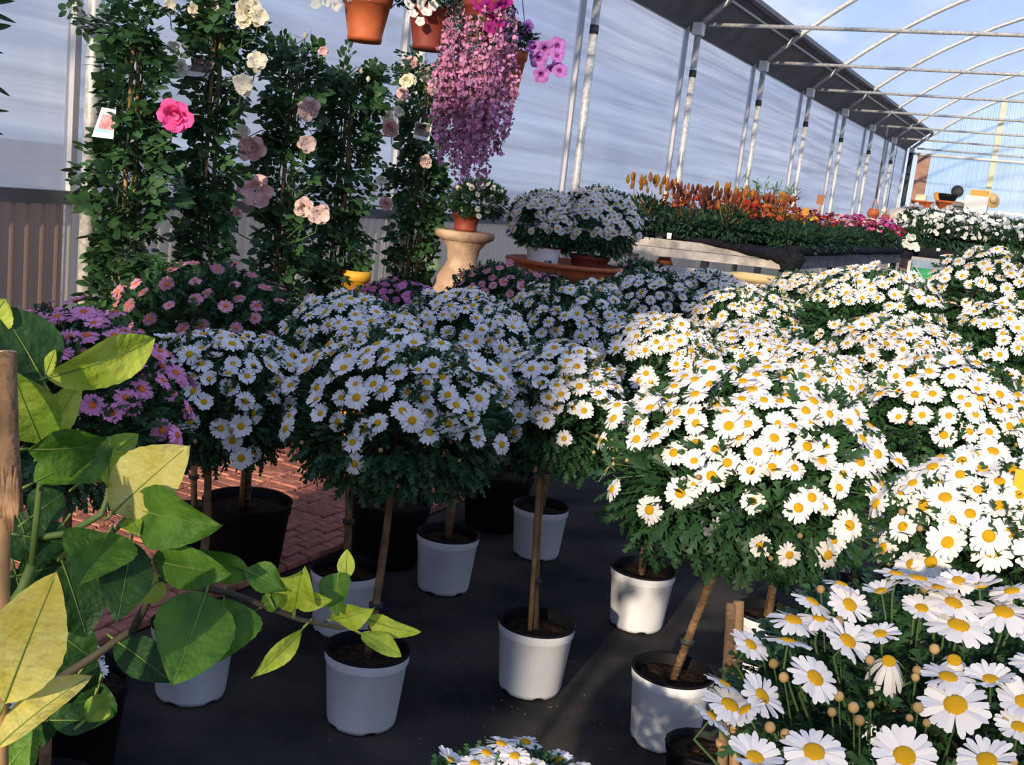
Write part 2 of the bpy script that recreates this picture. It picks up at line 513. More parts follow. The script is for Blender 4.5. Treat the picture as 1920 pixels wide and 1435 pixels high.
#PLANTS
# ------------------------------------------------------------------ daisy kit
def daisy_mesh(name, npet, cup, seed, mats, wilt=0.0, disc=True, wide=1.0):
    rr = random.Random(seed); b = MB()
    for k in range(npet):
        a = 2*math.pi*(k+rr.uniform(-.22, .22))/npet
        L = rr.uniform(.43, .51); wd = wide*rr.uniform(.047, .062)*18/npet
        c = cup+rr.uniform(-.10, .10)-(wilt*rr.random())
        tw = rr.uniform(-.02, .02)
        pts = []
        for r, hw in ((.10, .024), (.28, wd*.95), (.42, wd), (L-.012, wd*.55), (L+.005, 0)):
            q = (r-.10); z = c*q*1.1-0.35*q*q + (0 if wilt == 0 else -wilt*q*q*2)
            rad = r*(1-abs(c)*.12)
            if hw == 0: pts.append((rad, 0, z))
            else: pts += [(rad, -hw, z-tw), (rad, hw, z+tw)]
        ca, sa = math.cos(a), math.sin(a); lift = (k % 2)*.012
        V = [(x*ca-y*sa, x*sa+y*ca, z+lift) for x, y, z in pts]
        b.add(V, [(0,2,3,1),(2,4,5,3),(4,6,7,5),(6,8,7)], 0, True)
    b.lathe([(.03, -.09), (.10, -.06), (.13, -.01)], 8, mi=2)
    if disc: b.lathe([(.15, .0), (.143, .028), (.10, .055), (.05, .064), (.001, .060)], 12, mi=1)
    return b.data(name, mats)
def disc_mesh(name, m, hi=.06):
    b = MB(); b.lathe([(.155, -.005), (.150, .028), (.11, hi*.9), (.05, hi*1.05), (.001, hi)], 16)
    return b.data(name, m)
WM = [M['petal'], M['disc'], M['stem']]
FL = [daisy_mesh('daisy_flower', n, c, 20+i, WM) for i, (n, c) in enumerate(((19, .05), (17, -.12), (20, .18), (18, .0), (16, .30)))]
FLW = daisy_mesh('daisy_flower_wilted', 15, -.3, 77, WM, 1.0)
FB = [daisy_mesh('daisy_bloom', n, c, 40+i, WM, disc=False, wide=1.15) for i, (n, c) in enumerate(((20, .05), (18, -.12), (21, .2), (19, .0), (17, .45)))]
FBW = daisy_mesh('daisy_bloom_wilted', 14, -.3, 78, WM, 1.2, disc=False)
DISC = disc_mesh('disc', M['disc'])
def pinkset(m): return [daisy_mesh('pink_daisy', n, c, 60+i, [m, M['disc_dark'], M['stem']], wide=1.15) for i, (n, c) in enumerate(((20, .05), (18, .25), (19, -.15)))]
FP = {k: pinkset(M[k]) for k in ('petal_pink', 'petal_mauve', 'petal_dusty')}
FP['petal_yellow'] = [daisy_mesh('cream_daisy', 18, c, 70+i, [M['petal_yellow'], M['disc'], M['stem']]) for i, c in enumerate((.05, .25))]
b = MB(); b.ball((0, 0, 0), .5, 8, 5); BUD = b.data('bud', M['bud'])

# feathery leaf, one unit long in +y
LT = np.array([(-.02,0,0),(.02,0,0),(-.05,.4,.04),(.05,.4,.04),(-.045,.75,.03),(.045,.75,.03),(0,1.05,-.05),
 (-.24,.55,.0),(.24,.55,.0),(-.22,.82,-.02),(.22,.82,-.02),(-.13,1.0,-.04),(.13,1.0,-.04),(-.04,.25,.03),(.04,.25,.03)], float)
LF = np.array([(0,1,3),(0,3,2),(2,3,5),(2,5,4),(4,5,6),(13,2,7),(14,8,3),(2,4,9),(3,10,5),(4,6,11),(5,12,6)])
def dome_foliage(name, n, seed, mats, size=(.15, .23), low=-.72, rmin=.60, T=LT, TF=LF, droop=.6):
    r = np.random.default_rng(seed)
    z = r.uniform(low, 1, n); a = r.uniform(0, 2*math.pi, n); q = np.sqrt(1-z*z)
    d = np.stack([q*np.cos(a), q*np.sin(a), z], 1)
    rad = rmin+(1.0-rmin)*r.random(n)**.6
    lump = 1+.07*np.sin(a*3+seed)*np.cos(z*4+seed)+.05*np.sin(a*7+z*6)
    P = d*(rad*lump)[:, None]*0.92
    up = np.array([0, 0, 1.0])
    dr = d*.7+up*np.where(z < -.1, -droop, .45)[:, None]+r.normal(0, .42, (n, 3))
    X, Y, Z = axes(dr, nrm(d*.6+up*.6+r.normal(0, .35, (n, 3))))
    V, F = scatter(T, TF, P, X, Y, Z, r.uniform(size[0], size[1], n))
    return np_mesh(name, V, F, mats)
FOL = [dome_foliage('foliage', 3400, s, M['leaf']) for s in (1, 2, 3)]
FOLN = dome_foliage('foliage', 3600, 8, M['leaf'], (.13, .21), rmin=.45)

# pots: white outside, black lip and lining, notched foot
def pot_data(r0, r1, h, m, band=.83, n=40, notch=.006):
    b = MB()
    def wob(i, k): return (notch if (i <= 1 and (k % 8) in (0, 1)) else 0)
    b.lathe([(r0*.93, .0), (r0, .0), (r0+.004, .012), (r0+(r1-r0)*band, h*band), (r1*.985, h*band+.002), (r1, h*band+.006), (r1+.002, h*.985)], n, wob=wob)
    return b.data('pot', m)
def lip_data(r1, h, m, n=40):
    b = MB()
    b.lathe([(r1+.0025, h*.978), (r1+.004, h), (r1-.002, h+.003), (r1-.005, h-.002), (r1-.012, h*.80)], n)
    return b.data('rim', m)
def soil_data(r, z, m, seed=0):
    rr = random.Random(seed); b = MB()
    b.lathe([(r, 0), (r*.85, .006), (r*.6, .010), (r*.3, .009), (.001, .012)], 24, (0, 0, z), wob=lambda i, k: rr.uniform(-.005, .005))
    return b.data('soil', m)
WP = (pot_data(.086, .108, .20, M['pot']), lip_data(.108, .20, M['pot_black']), soil_data(.103, .165, M['soil']))
BP = (pot_data(.118, .148, .235, M['pot_black'], notch=0), lip_data(.148, .235, M['pot_black']), soil_data(.142, .20, M['soil'], 2))
SP = (pot_data(.065, .085, .14, M['pot_black'], n=16, notch=0), lip_data(.085, .14, M['pot_black'], 16), soil_data(.08, .115, M['soil'], 3))
def add_pot(root, kit, loc=(0, 0, 0), rz=0, label=None):
    p = link('pot', kit[0], root, loc, (0, 0, rz))
    if label: p['label'] = label
    link('rim', kit[1], p)
    link('soil', kit[2], p)
    return p
GROUP_N = 0
def fib(n, zlo):
    out = []
    for i in range(n):
        z = 1-(i+.5)/n*(1-zlo); a = i*2.399963; q = math.sqrt(max(0, 1-z*z))
        out.append((q*math.cos(a), q*math.sin(a), z))
    return out
SUNV = np.array(SUN)
def put_flower(root, loc, n, size, meshes, disc=None, spin=None):
    m = random.choice(meshes)
    o = link('flower', m, root, loc, frame(n, rv(0, 6.28) if spin is None else spin), size)
    if disc: link('disc', disc, o)
    return o
def shrub(label, cat, cx, cy, d, rx, n, fd=.062, rz=.80, base=None, kit=WP, fol=0, flowers=FL, disc=None, zlo=-.30, buds=0,
          stakes=1, name='standard_daisy', group=None, spin=None, stems=False, dens=1.0, toward=.30, trunk=True, potlabel=None, folmesh=None, exclude=None, leanpx=None):
    C = at_d(cx, cy, d); R = rx*d/FPX; RZ = R*rz
    B = np.array([C[0], C[1], 0.0]) if base is None else np.array(base, float)
    B[2] = 0.004 if B[0] > -2.26 else 0.03
    root = thing(name, label, cat, B, group)
    L = C-B
    if kit: add_pot(root, kit, rz=rv(0, 6), label=potlabel)
    zs = kit[2].vertices[0].co.z if kit else 0
    if trunk:
        bend = np.array([rv(-.015, .015), rv(-.015, .015), 0])
        Lt = L-np.array([0, 0, RZ*.45])
        pts = [np.array([0, 0, zs-.02])*(1-t)+Lt*t+bend*math.sin(math.pi*t)+np.array([0, 0, 0]) for t in (0, .3, .6, 1)]
        MB().tube(pts, [.0125, .011, .011, .008], 8).build('trunk', M['bark'], root)
        for k in range(stakes):
            a = 2.2+k*2.3; ox, oy = .016*math.cos(a), .016*math.sin(a)
            q = [np.array([ox*1.7, oy*1.7, zs-.02]), np.array([Lt[0]*.95+ox, Lt[1]*.95+oy, Lt[2]*.98])]
            MB().tube(q, .0075, 7).build('cane', M['cane'], root)
        mid = pts[1]
        MB().tube([mid-[0, 0, .006], mid+[0, 0, .006]], .019, 8).build('tie', M['dark'], root)
    sp = rv(0, 6.28) if spin is None else spin
    f = link('foliage', folmesh or FOL[fol % 3], root, L, (0, 0, sp), (R, R, RZ)); stuff(f)
    tocam = nrm(CAMP-C)
    st = MB(); cnt = 0
    pts = fib(int(n*1.25), zlo)
    for (x, y, z) in pts:
        v = np.array([x, y, z])
        p = min(1.0, .16+1.3*max(0, z-.02))*dens
        if random.random() > p: continue
        if v@tocam < -.35 and random.random() > .35: continue
        x += rv(-.05, .05); y += rv(-.05, .05); z += rv(-.05, .05)
        k = rv(.95, 1.10)
        P = L+np.array([x*R*k, y*R*k, z*RZ*k])
        nn = nrm(np.array([x, y, z*.9+.45]))+SUNV*toward+rng.normal(0, .20, 3)
        put_flower(root, P, nn, fd*rv(.80, 1.10), flowers, disc)
        if stems:
            n2 = nrm(nn)
            st.tube([P-n2*.004, P-n2*.03, L+(P-L)*.62], [.0014, .0016, .0018], 4, cap=False)
        cnt += 1
    for k in range(buds):
        z = rv(-.35, .9); a = rv(0, 6.28); q = math.sqrt(1-z*z); v = np.array([q*math.cos(a), q*math.sin(a), z])
        if v@tocam < -.1: continue
        P = L+v*np.array([R, R, RZ])*rv(1.0, 1.08)
        link('bud', BUD, root, P, None, rv(.008, .013))
        if stems: st.tube([P, L+(P-L)*.7], .0014, 4, cap=False)
    if st.v: stuff(st.build('stems', M['stem'], root))
    return root, L, cnt
Z0 = lambda x, y: at_z(x, y, 0.0)
daisy = lambda *a, **k: shrub(a[0], 'plant', *a[1:], **k)

# front row, counted from the lemon tree
daisy('standard white daisy in a white pot, front and centre, lemon twig hanging before its pot', 748, 790, 2.78, 202, 215, base=Z0(677, 1352), rz=.80, buds=26, disc=DISC, flowers=FB, stakes=0, stems=True)
daisy('standard white daisy tied to two upright canes in a white pot, mid aisle', 1027, 780, 3.1, 142, 185, base=Z0(992, 1290), rz=.92, buds=16, disc=DISC, flowers=FB, stakes=2, fol=1, stems=True)
daisy('wide sunlit white daisy standard in the white pot closest to the large right-hand daisies', 1392, 900, 2.5, 252, 270, base=Z0(1243, 1388), rz=.80, buds=26, disc=DISC, flowers=FB, stakes=0, fol=2, stems=True, fd=.066)
daisy('white daisy standard in the white pot mostly hidden behind lemon leaves', 395, 765, 2.85, 142, 150, base=Z0(357, 1300), rz=.95, buds=8, disc=DISC, flowers=FB, stakes=0, fol=1, zlo=-.55)
daisy('white daisy standard with two canes in a wide black pot beside the brick paving', 475, 745, 3.15, 104, 110, base=Z0(455, 1075), kit=BP, rz=1.05, stakes=2, fol=2, zlo=-.5)
# second row
daisy('white daisy standard just behind the front centre one, white pot behind the lemon twig', 660, 665, 3.3, 132, 150, base=Z0(640, 1180), fol=2)
daisy('white daisy standard with its white pot standing alone in the aisle, third row', 862, 655, 3.75, 128, 160, base=Z0(830, 1103), fol=0)
daisy('bluish-lit white daisy standard in a white pot behind the two-cane one', 1068, 640, 4.3, 134, 170, base=Z0(1004, 1040), fol=1)
daisy('white daisy standard below the terracotta bowl, black pot in the shade', 1218, 592, 5.3, 100, 150, base=Z0(925, 985)+np.array([.75, 1.3, 0]), fol=2, kit=BP)
daisy('white daisy standard in a white pot left of the wide sunlit one', 1238, 690, 3.6, 116, 165, base=Z0(1192, 1172), fol=0)
daisy('white daisy standard whose grey-white pot peeks out behind the canes at the right', 1515, 755, 3.2, 118, 160, base=Z0(1425, 1262), fol=1)
daisy('white daisy standard between the two tall sunlit rows, white pot half hidden', 1408, 705, 3.8, 124, 170, base=Z0(1165, 985)+np.array([.25, .35, 0]), fol=2)
# third row and beyond
daisy('small white daisy standard in front of the cream tub under the bench', 1325, 570, 5.8, 74, 140, fol=0)
daisy('white daisy standard in the cool shade two rows before the bench corner', 1402, 634, 4.6, 112, 160, fol=1)
daisy('white daisy standard directly below the bench corner bundle', 1502, 574, 6.2, 74, 130, fol=2)
daisy('broad sunlit white daisy standard below the dark bench legs', 1628, 610, 4.2, 128, 190, fol=0)
daisy('white daisy standard with fading heads beside the tallest one', 1790, 600, 5.0, 90, 140, fol=1)
daisy('tallest white daisy dome, in front of the white petunia bench', 1862, 566, 4.8, 118, 180, fol=2)
daisy('sunlit white daisy standard in the middle of the right-hand block', 1670, 705, 3.6, 132, 190, fol=0)
daisy('white daisy standard cut by the right edge of the picture, behind the yellow tag', 1910, 668, 3.9, 120, 165, fol=1)
daisy('white daisy standard with bright open heads behind the yellow tag, near right', 1770, 822, 2.65, 170, 190, rz=.85, fol=2, buds=12, fd=.060, disc=DISC, flowers=FB)
r_o, L_o, _ = daisy('low white daisy bush with a yellow tag, second closest to the camera', 1865, 1030, 1.78, 212, 125, fol=0, rz=.78, buds=26, disc=DISC, flowers=FB, stems=True, toward=.55)
# yellow plant tag in that bush
p = at_d(1925, 905, 1.66)-np.array(r_o.location)
MB().box((p[0]-.018, p[1]-.001, p[2]-.05), (p[0]+.018, p[1]+.001, p[2]+.018)).build('plant_tag', mat('yellow_tag', (0.62, 0.36, 0.01), .5), r_o)['label'] = 'yellow plastic tag'
# black pots in the shade
for (x, y, lab) in ((722, 1052, 'empty black nursery pot in deep shade behind the front centre trunk'), (925, 985, 'empty black nursery pot in shade behind the pot that stands alone')):
    t = thing('nursery_pot', lab, 'pot', Z0(x, y)+[0, 0, .003]); add_pot(t, BP)

# nearest bush: heads placed one by one
NEAR = [(1522,1062,385,.80,10),(1540,600,345,.52,0),(1510,470,285,.50,-10),(1800,522,325,.50,5),(905,480,250,.70,-30),(1325,500,215,.60,0),
 (580,567,280,.42,-5),(895,690,285,.62,-30),(1085,650,230,.5,15),(1725,915,270,.55,10),(1925,1050,330,.75,0),
 (700,1335,355,.72,0),(355,1370,320,.62,-10),(1225,1360,365,.85,0),(1705,1385,330,.75,15),(705,905,300,.62,-35),(395,1012,285,.6,-45),
 (210,1062,300,.55,-20),(110,1130,240,.25,-30),(330,710,210,.5,-30),(550,690,260,.15,0),(730,560,180,.4,0),(1300,330,380,.15,5),
 (860,360,220,.12,-10),(690,460,230,.25,-20),(1090,400,210,.35,20),(1540,340,190,.6,0),(1660,370,260,.2,15),
 (1850,400,250,.35,20),(1890,1190,200,.7,0),(180,940,200,.15,-20),(1480,900,300,.45,0),(300,1090,160,.4,40),(1180,300,230,.2,0),(1420,380,240,.3,10),
 (1960,620,260,.5,0),(1990,830,260,.5,0),(2060,1200,300,.6,0),(2040,450,260,.4,0)]
C = at_d(1760, 1335, 1.34)
rootn = thing('daisy_bush', 'closest white daisy bush with the largest flower heads, bottom right', 'plant', (C[0], C[1], 0.004))
L = np.array([0, 0, C[2]])
add_pot(rootn, WP)
MB().tube([(0, 0, .15), (0, 0, C[2])], .012, 8).build('trunk', M['bark'], rootn)
stuff(link('foliage', FOLN, rootn, L-[0, 0, .022], (0, 0, 1.0), (.26, .26, .150)))
st = MB()
def near_d(zy): return 1.06+.28*max(0, 1-zy/1400)
def facing(P, ratio, roll):
    tc = nrm(CAMP-P); up = np.array([0, 0, 1.]); up = nrm(up-tc*(up@tc)); side = np.cross(up, tc)
    a = math.radians(roll); pr = up*math.cos(a)+side*math.sin(a)
    return tc*ratio+pr*math.sqrt(max(0, 1-ratio*ratio))
def one_flower(root, st, L, x, y, px, ratio, roll, dia=.062, wilt=False, inn=.45, dep=None):
    dd = dep or dia*FPX/px
    P = at_d(x, y, dd)
    n = facing(P, ratio, roll)
    o = link('flower', FBW if wilt else random.choice(FB), root, P-np.array(root.location), frame(n, rv(0, 6)), dia)
    link('disc', DISC, o)
    q = P-np.array(root.location)
    e_ = q*.8+L*.2; e_[2] = min(e_[2], q[2])-.10
    st.tube([q-n*.004, q-n*.03, e_], [.0013, .0016, .002], 5, cap=False)
for (zx, zy, wz, ratio, roll) in NEAR:
    px = wz/3.097
    dep = near_d(zy)
    one_flower(rootn, st, L, 1300+zx/3.097, 980+zy/3.097, px, max(.12, ratio), -roll, dia=max(.050, min(.078, 1.16*px*dep/FPX)), dep=dep)
for (zx, zy, wz) in ((1135, 805, 250), (1515, 800, 250)):
    one_flower(rootn, st, L, 1300+zx/3.097, 980+zy/3.097, 80, .75, 0, .05, True, dep=near_d(zy))
for (zx, zy) in ((400,768),(465,820),(525,900),(845,1010),(805,1102),(965,1150),(1305,1075),(1255,1135),(1355,1165),(445,1190),(535,1230),(930,1075),(1300,860),(1345,385),(1400,735),(740,388),(845,575),(1860,1390),(1025,800),(1030,1060),(1810,1160),(1290,900)):
    P = at_d(1300+zx/3.097, 980+zy/3.097, near_d(zy)+rv(.0, .03))-np.array(rootn.location)
    link('bud', BUD, rootn, P, None, rv(.008, .013)); st.tube([P, P*.85+L*.15-[0, 0, .09]], .0012, 4, cap=False)
stuff(st.build('stems', M['stem'], rootn))
# two canes standing left of it
for k, (x0, y0, x1, y1) in enumerate(((1372, 1132, 1352, 1470), (1385, 1128, 1376, 1470))):
    P0 = at_d(x0, y0, 1.50); P1 = at_d(x1, y1, 1.50)
    dd = (P1-P0)/(P0[2]-P1[2]); Q = P0+dd*(P0[2]-.02)
    t = thing('bamboo_cane', ('darker' if k == 0 else 'paler')+' of the two upright bamboo canes left of the closest daisy bush', 'cane', (Q[0], Q[1], .0))
    MB().tube([(0, 0, 0.0), tuple((P0-Q)*.5+[.002, 0, 0]), tuple(P0-[Q[0], Q[1], 0])], .0078, 8).build('shaft', M['cane' if k else 'bark'], t)
    b = MB()
    for f in (.3, .55, .8):
        c = (P0-Q)*f; b.tube([c-[0, 0, .004], c+[0, 0, .004]], .0092, 8)
    b.build('nodes', M['cane'], t)
# black pot rim by the canes, bottom edge
t = thing('nursery_pot', 'black nursery pot at the bottom edge beside the canes', 'pot', Z0(1300, 1500)+[0, 0, .003]); add_pot(t, SP)
# low daisy at the bottom edge
C = at_d(955, 1505, 1.80)
rl = thing('daisy_bush', 'low white daisy bush peeping in at the bottom edge between two white pots', 'plant', (C[0], C[1], .004))
Lb = np.array([0, 0, C[2]]); add_pot(rl, WP)
stuff(link('foliage', FOL[1], rl, Lb-[0, 0, .055], None, (.175, .175, .11)))
st = MB()
for (x, y, px, ra, ro) in ((985, 1392, 70, .5, 0), (940, 1395, 50, .4, 10), (912, 1412, 62, .45, 10), (845, 1425, 60, .3, 20), (965, 1418, 48, .6, 0), (1046, 1425, 66, .7, -10), (890, 1432, 50, .5, 0), (1080, 1440, 50, .4, -20), (1000, 1440, 60, .6, 0), (850, 1450, 60, .6, 0), (930, 1450, 60, .7, 0), (1325, 1440, 1, 0, 0)):
    if px > 1: one_flower(rl, st, Lb, x, y, 66, ra, ro, .056*px/60 if px > 45 else .045)
stuff(st.build('stems', M['stem'], rl))
# daisy behind the lemon leaves at bottom left
daisy('small white daisy bush half hidden behind the lemon tree, bottom left', 85, 1260, 2.0, 95, 60, rz=.8, fol=1, fd=.05, toward=.4)
# ------------------------------------------------------------------ pink and cream marguerites
def pink(label, cx, cy, d, rx, n, fd, kind, rz=.8, **k):
    fl = FP[kind]
    return shrub(label, 'plant', cx, cy, d, rx, n, fd=fd, rz=rz, flowers=fl, name='pink_daisy_bush' if kind != 'petal_yellow' else 'cream_daisy_bush', trunk=k.pop('trunk', True), kit=k.pop('kit', BP), **k)
pink('mauve-pink daisy bush at the left edge behind the lemon leaves', 130, 785, 2.30, 205, 190, .053, 'petal_pink', rz=.95, zlo=-.3, spin=.5, disc=None, buds=8, stakes=0, stems=True)
pink('fading dusty-pink daisy bush with much bare green foliage under the rose pillars', 385, 640, 3.75, 180, 75, .056, 'petal_dusty', rz=.78, zlo=.0, fol=1, stakes=0, stems=True, kit=SP)
pink('flat-topped bright mauve daisy bush below the yellow box by the wall', 745, 585, 4.9, 92, 170, .042, 'petal_mauve', rz=.60, fol=2, stakes=0)
pink('rosy pink daisy bush with open foliage in front of the stone pedestal', 935, 575, 5.1, 92, 95, .050, 'petal_dusty', rz=.85, fol=0, stakes=0)
pink('small rosy daisy bush under the terracotta bowl rim', 1020, 560, 5.5, 58, 55, .045, 'petal_pink', fol=2, stakes=0)
pink('pink daisy bush in the shade under the timber end of the bench', 1200, 550, 7.5, 75, 50, .05, 'petal_dusty', fol=1, stakes=0)
pink('pale cream-yellow daisy bush right of the terracotta bowl', 1118, 560, 5.9, 72, 55, .050, 'petal_yellow', rz=.7, fol=0, stakes=0)

# ------------------------------------------------------------------ climbing roses
RT0 = [(0,0,0),(-.36,.36,.04),(.36,.36,.04),(-.28,.74,.0),(.28,.74,.0),(0,1.02,-.07)]
RF0 = [(0,2,1),(1,2,3),(2,4,3),(3,4,5)]
def compound():
    V = []; F = []
    for (px, py, a, s) in ((0, .62, 0, .42), (-.04, .55, 65, .38), (.04, .55, -65, .38), (-.03, .25, 70, .30), (.03, .25, -70, .30)):
        ca, sa = math.cos(math.radians(a)), math.sin(math.radians(a)); b0 = len(V)
        for x, y, z in RT0:
            V.append((px+(x*ca-y*sa)*s, py+(x*sa+y*ca)*s, z*s+.0))
        F += [tuple(i+b0 for i in f) for f in RF0]
    b0 = len(V); V += [(-.012, 0, 0), (.012, 0, 0), (0, .65, .0)]; F.append((b0, b0+1, b0+2))
    return np.array(V, float), np.array(F)
CT, CFc = compound()
def rose_bloom(name, m, seed, openness=1.0):
    rr = random.Random(seed); b = MB()
    for k, (np_, r, tilt, w_) in enumerate(((6, .50, .15, .23), (7, .46, .50, .21), (6, .38, .85, .17), (5, .28, 1.1, .13), (4, .18, 1.35, .09), (3, .09, 1.45, .06))):
        for i in range(np_):
            a = 2*math.pi*(i+.5*(k % 2)+rr.uniform(-.22, .22))/np_
            t = tilt*openness+rr.uniform(-.28, .28); rl = r*rr.uniform(.85, 1.1); yaw = rr.uniform(-.25, .25)
            V = []
            for u in range(5):
                for v in range(-2, 3):
                    uu = u/4; vv = v/2
                    ww = w_*math.sin(.30+uu*1.95)*vv
                    rad = .03+rl*uu*math.cos(t)+.012*k
                    z = rl*uu*math.sin(t)*1.15-.07*k+.16*(1-k*.12)*uu*vv*vv*.6-.13*uu**3*(1.25-t)
                    z += rr.uniform(-.018, .018)*(u > 1); rad += rr.uniform(-.02, .02)*(u == 4)
                    x, y = rad-abs(vv)**2*.07*uu, ww+yaw*uu*rl*.3
                    V.append((x*math.cos(a)-y*math.sin(a), x*math.sin(a)+y*math.cos(a), z))
            F = [(u*5+v, u*5+v+1, (u+1)*5+v+1, (u+1)*5+v) for u in range(4) for v in range(4)]
            b.add(V, F, 0, True)
    b.ball((0, 0, -.10), .10, 6, 4, 1)
    return b.data(name, [m, M['stem']])
M['rose_cream'] = mat('cream_rose_petal', (0.86, 0.80, 0.62), .6, .15, trans=.25)
M['rose_blush'] = mat('blush_rose_petal', (0.84, 0.55, 0.52), .6, .15, .12, 6, trans=.25)
M['rose_pink'] = mat('hot_pink_rose_petal', (0.80, 0.10, 0.33), .6, .15, .2, 5, trans=.2)
M['rose_dull'] = mat('faded_rose_petal', (0.66, 0.50, 0.46), .6, .15, .15, 6, trans=.2)
RB = {k: [rose_bloom('rose_bloom', M[k], s, o) for s, o in ((1, 1.0), (2, .75))] for k in ('rose_cream', 'rose_blush', 'rose_pink', 'rose_dull')}
RBUD = MB(); RBUD.lathe([(.01, -.3), (.22, -.12), (.28, .08), (.18, .34), (.02, .5)], 8); RBUD = RBUD.data('rose_bud', M['rose_cream'])
def rose(label, x, ybase, wid, blooms, ctop, n, seed, Xw=-3.42, prof=None, sprays=()):
    """x: pixel column of the pillar at rail height"""
    P = at_X(x, 400, Xw)
    root = thing('climbing_rose', label, 'rose', (P[0], P[1], .03))
    depth = (P-CAMP)@CF
    zt = (at_X(x, ctop, Xw)[2])
    r = np.random.default_rng(seed)
    add_pot(root, BP)
    # three or four canes tied as a pillar
    for k in range(3):
        a = k*2.1+seed
        MB().tube([(.05*math.cos(a), .05*math.sin(a), .18), (.03*math.cos(a), .03*math.sin(a), .9), (.015*math.cos(a), .015*math.sin(a), zt-.15)], .008, 6).build('cane', M['cane'], root)
    b = MB()
    for k in range(4):
        a = k*1.6+seed; pts = []
        for t in np.linspace(0, 1, 9):
            pts.append((.05*math.cos(a+t*7)*(1-.3*t), .05*math.sin(a+t*7)*(1-.3*t), .18+(zt-.2)*t))
        b.tube(pts, np.linspace(.007, .003, 9), 5, cap=False)
    z = .35+(zt-.38)*r.random(n); a = r.uniform(0, 2*math.pi, n)
    u = (z-.3)/(zt-.3)
    W = wid*depth/FPX-.030
    env = W*(.75+.25*np.sin(z*9+seed)+.22*np.sin(z*17+2*seed)+.2*u)
    if prof is not None: env = env*np.interp(u, [q[0] for q in prof], [q[1] for q in prof])
    rad = env*np.sqrt(r.random(n))*(1+.25*np.sin(a*2+z*6))
    Pn = np.stack([rad*np.cos(a), rad*np.sin(a), z], 1)
    out = np.stack([np.cos(a), np.sin(a), r.uniform(-.5, .5, n)], 1)+r.normal(0, .4, (n, 3))
    up = np.stack([np.cos(a)*.7, np.sin(a)*.7, np.ones(n)*.6], 1)+r.normal(0, .3, (n, 3))
    X, Y, Z = axes(out, nrm(up))
    SP_P, SP_X, SP_Y, SP_Z, SP_S = [Pn], [X], [Y], [Z], [r.uniform(.10, .16, n)]
    for (sx, sy, ex, ey) in sprays:       # loose shoots reaching out
        A = at_d(sx, sy, depth)-np.array(root.location); B = at_d(ex, ey, depth-rv(-.05, .08))-np.array(root.location)
        mid = (A+B)/2+[0, 0, .04]
        b.tube([A, mid, B], [.004, .003, .002], 5, cap=False)
        m_ = max(5, int(np.linalg.norm(B-A)/.022))
        t = np.linspace(.1, 1, m_)[:, None]
        Q = A*(1-t)**2+2*mid*t*(1-t)+B*t*t
        o = r.normal(0, 1, (m_, 3)); o[:, 2] *= .6
        X, Y, Z = axes(o+(B-A)*2, nrm(np.array([0, 0, 1.])+r.normal(0, .5, (m_, 3))))
        SP_P.append(Q); SP_X.append(X); SP_Y.append(Y); SP_Z.append(Z); SP_S.append(r.uniform(.07, .12, m_))
    V, F = scatter(CT, CFc, *[np.concatenate(q) for q in (SP_P, SP_X, SP_Y, SP_Z, SP_S)])
    stuff(link('leaves', np_mesh('leaves', V, F, M['leaf_rose']), root))
    for (bx, by, px, kind, fx, fy) in blooms:
        dd = depth-.24
        Pb = at_d(bx, by, dd); s = px*dd/FPX
        tc = nrm(CAMP-Pb)
        nn = tc*1.0+CR*fx-CU*fy+np.array([0, 0, .15])
        if kind == 'bud':
            link('rose_bud', RBUD, root, Pb-np.array(root.location), frame(np.array([0, 0, 1.])+CR*fx), s*1.1)
        else:
            link('rose_bloom', random.choice(RB[kind]), root, Pb-np.array(root.location), frame(nn, rv(0, 6)), s*1.02)
        q = Pb-np.array(root.location)
        b.tube([q-nrm(nn)*.01, q*.94+np.array([0, 0, q[2]*.06-.09])-nrm(nn)*.02, np.array([q[0]*.3, q[1]*.3, q[2]-.16])], .003, 5, cap=False)
    stuff(b.build('stems', M['stem'], root))
    return root, depth
C_, B_, D_, P_ = 'rose_cream', 'rose_blush', 'rose_dull', 'rose_pink'
r1, d1 = rose('climbing rose pillar with one hot pink bloom and a blue-striped picture tag', 238, 590, 47, [(328, 218, 66, P_, 0, 0.2)], 20, 560, 3,
     prof=((0, .75), (.35, 1.0), (.6, 1.2), (.8, .9), (1, .9)), sprays=((250, 300, 310, 255), (240, 200, 300, 120), (240, 130, 180, 30), (250, 120, 300, 10), (235, 340, 145, 280), (235, 360, 140, 330), (240, 60, 225, -30), (260, 330, 320, 330), (320, 265, 318, 228), (240, 90, 130, 25)))
r2, d2 = rose('tall climbing rose pillar with cream blooms at its top and a dark picture tag', 386, 500, 31, [(466, 20, 54, C_, .1, 0), (488, 32, 34, C_, .3, .1), (318, 10, 22, C_, 0, 0), (395, 12, 34, C_, 0, .1), (368, 18, 30, C_, 0, .1), (458, 42, 30, C_, 0, -.3), (482, 115, 38, C_, .2, -.3), (325, 88, 22, C_, 0, 0), (338, 128, 34, C_, -.3, 0), (455, 158, 40, C_, .2, -.2)], -20, 500, 5,
     prof=((0, .6), (.4, .85), (.7, 1.2), (.9, 1.7), (1, 1.6)), sprays=((390, 100, 450, 30), (390, 90, 320, 20), (385, 60, 360, 0), (400, 130, 480, 110), (380, 160, 300, 110), (390, 170, 450, 165), (400, 60, 520, 70)))
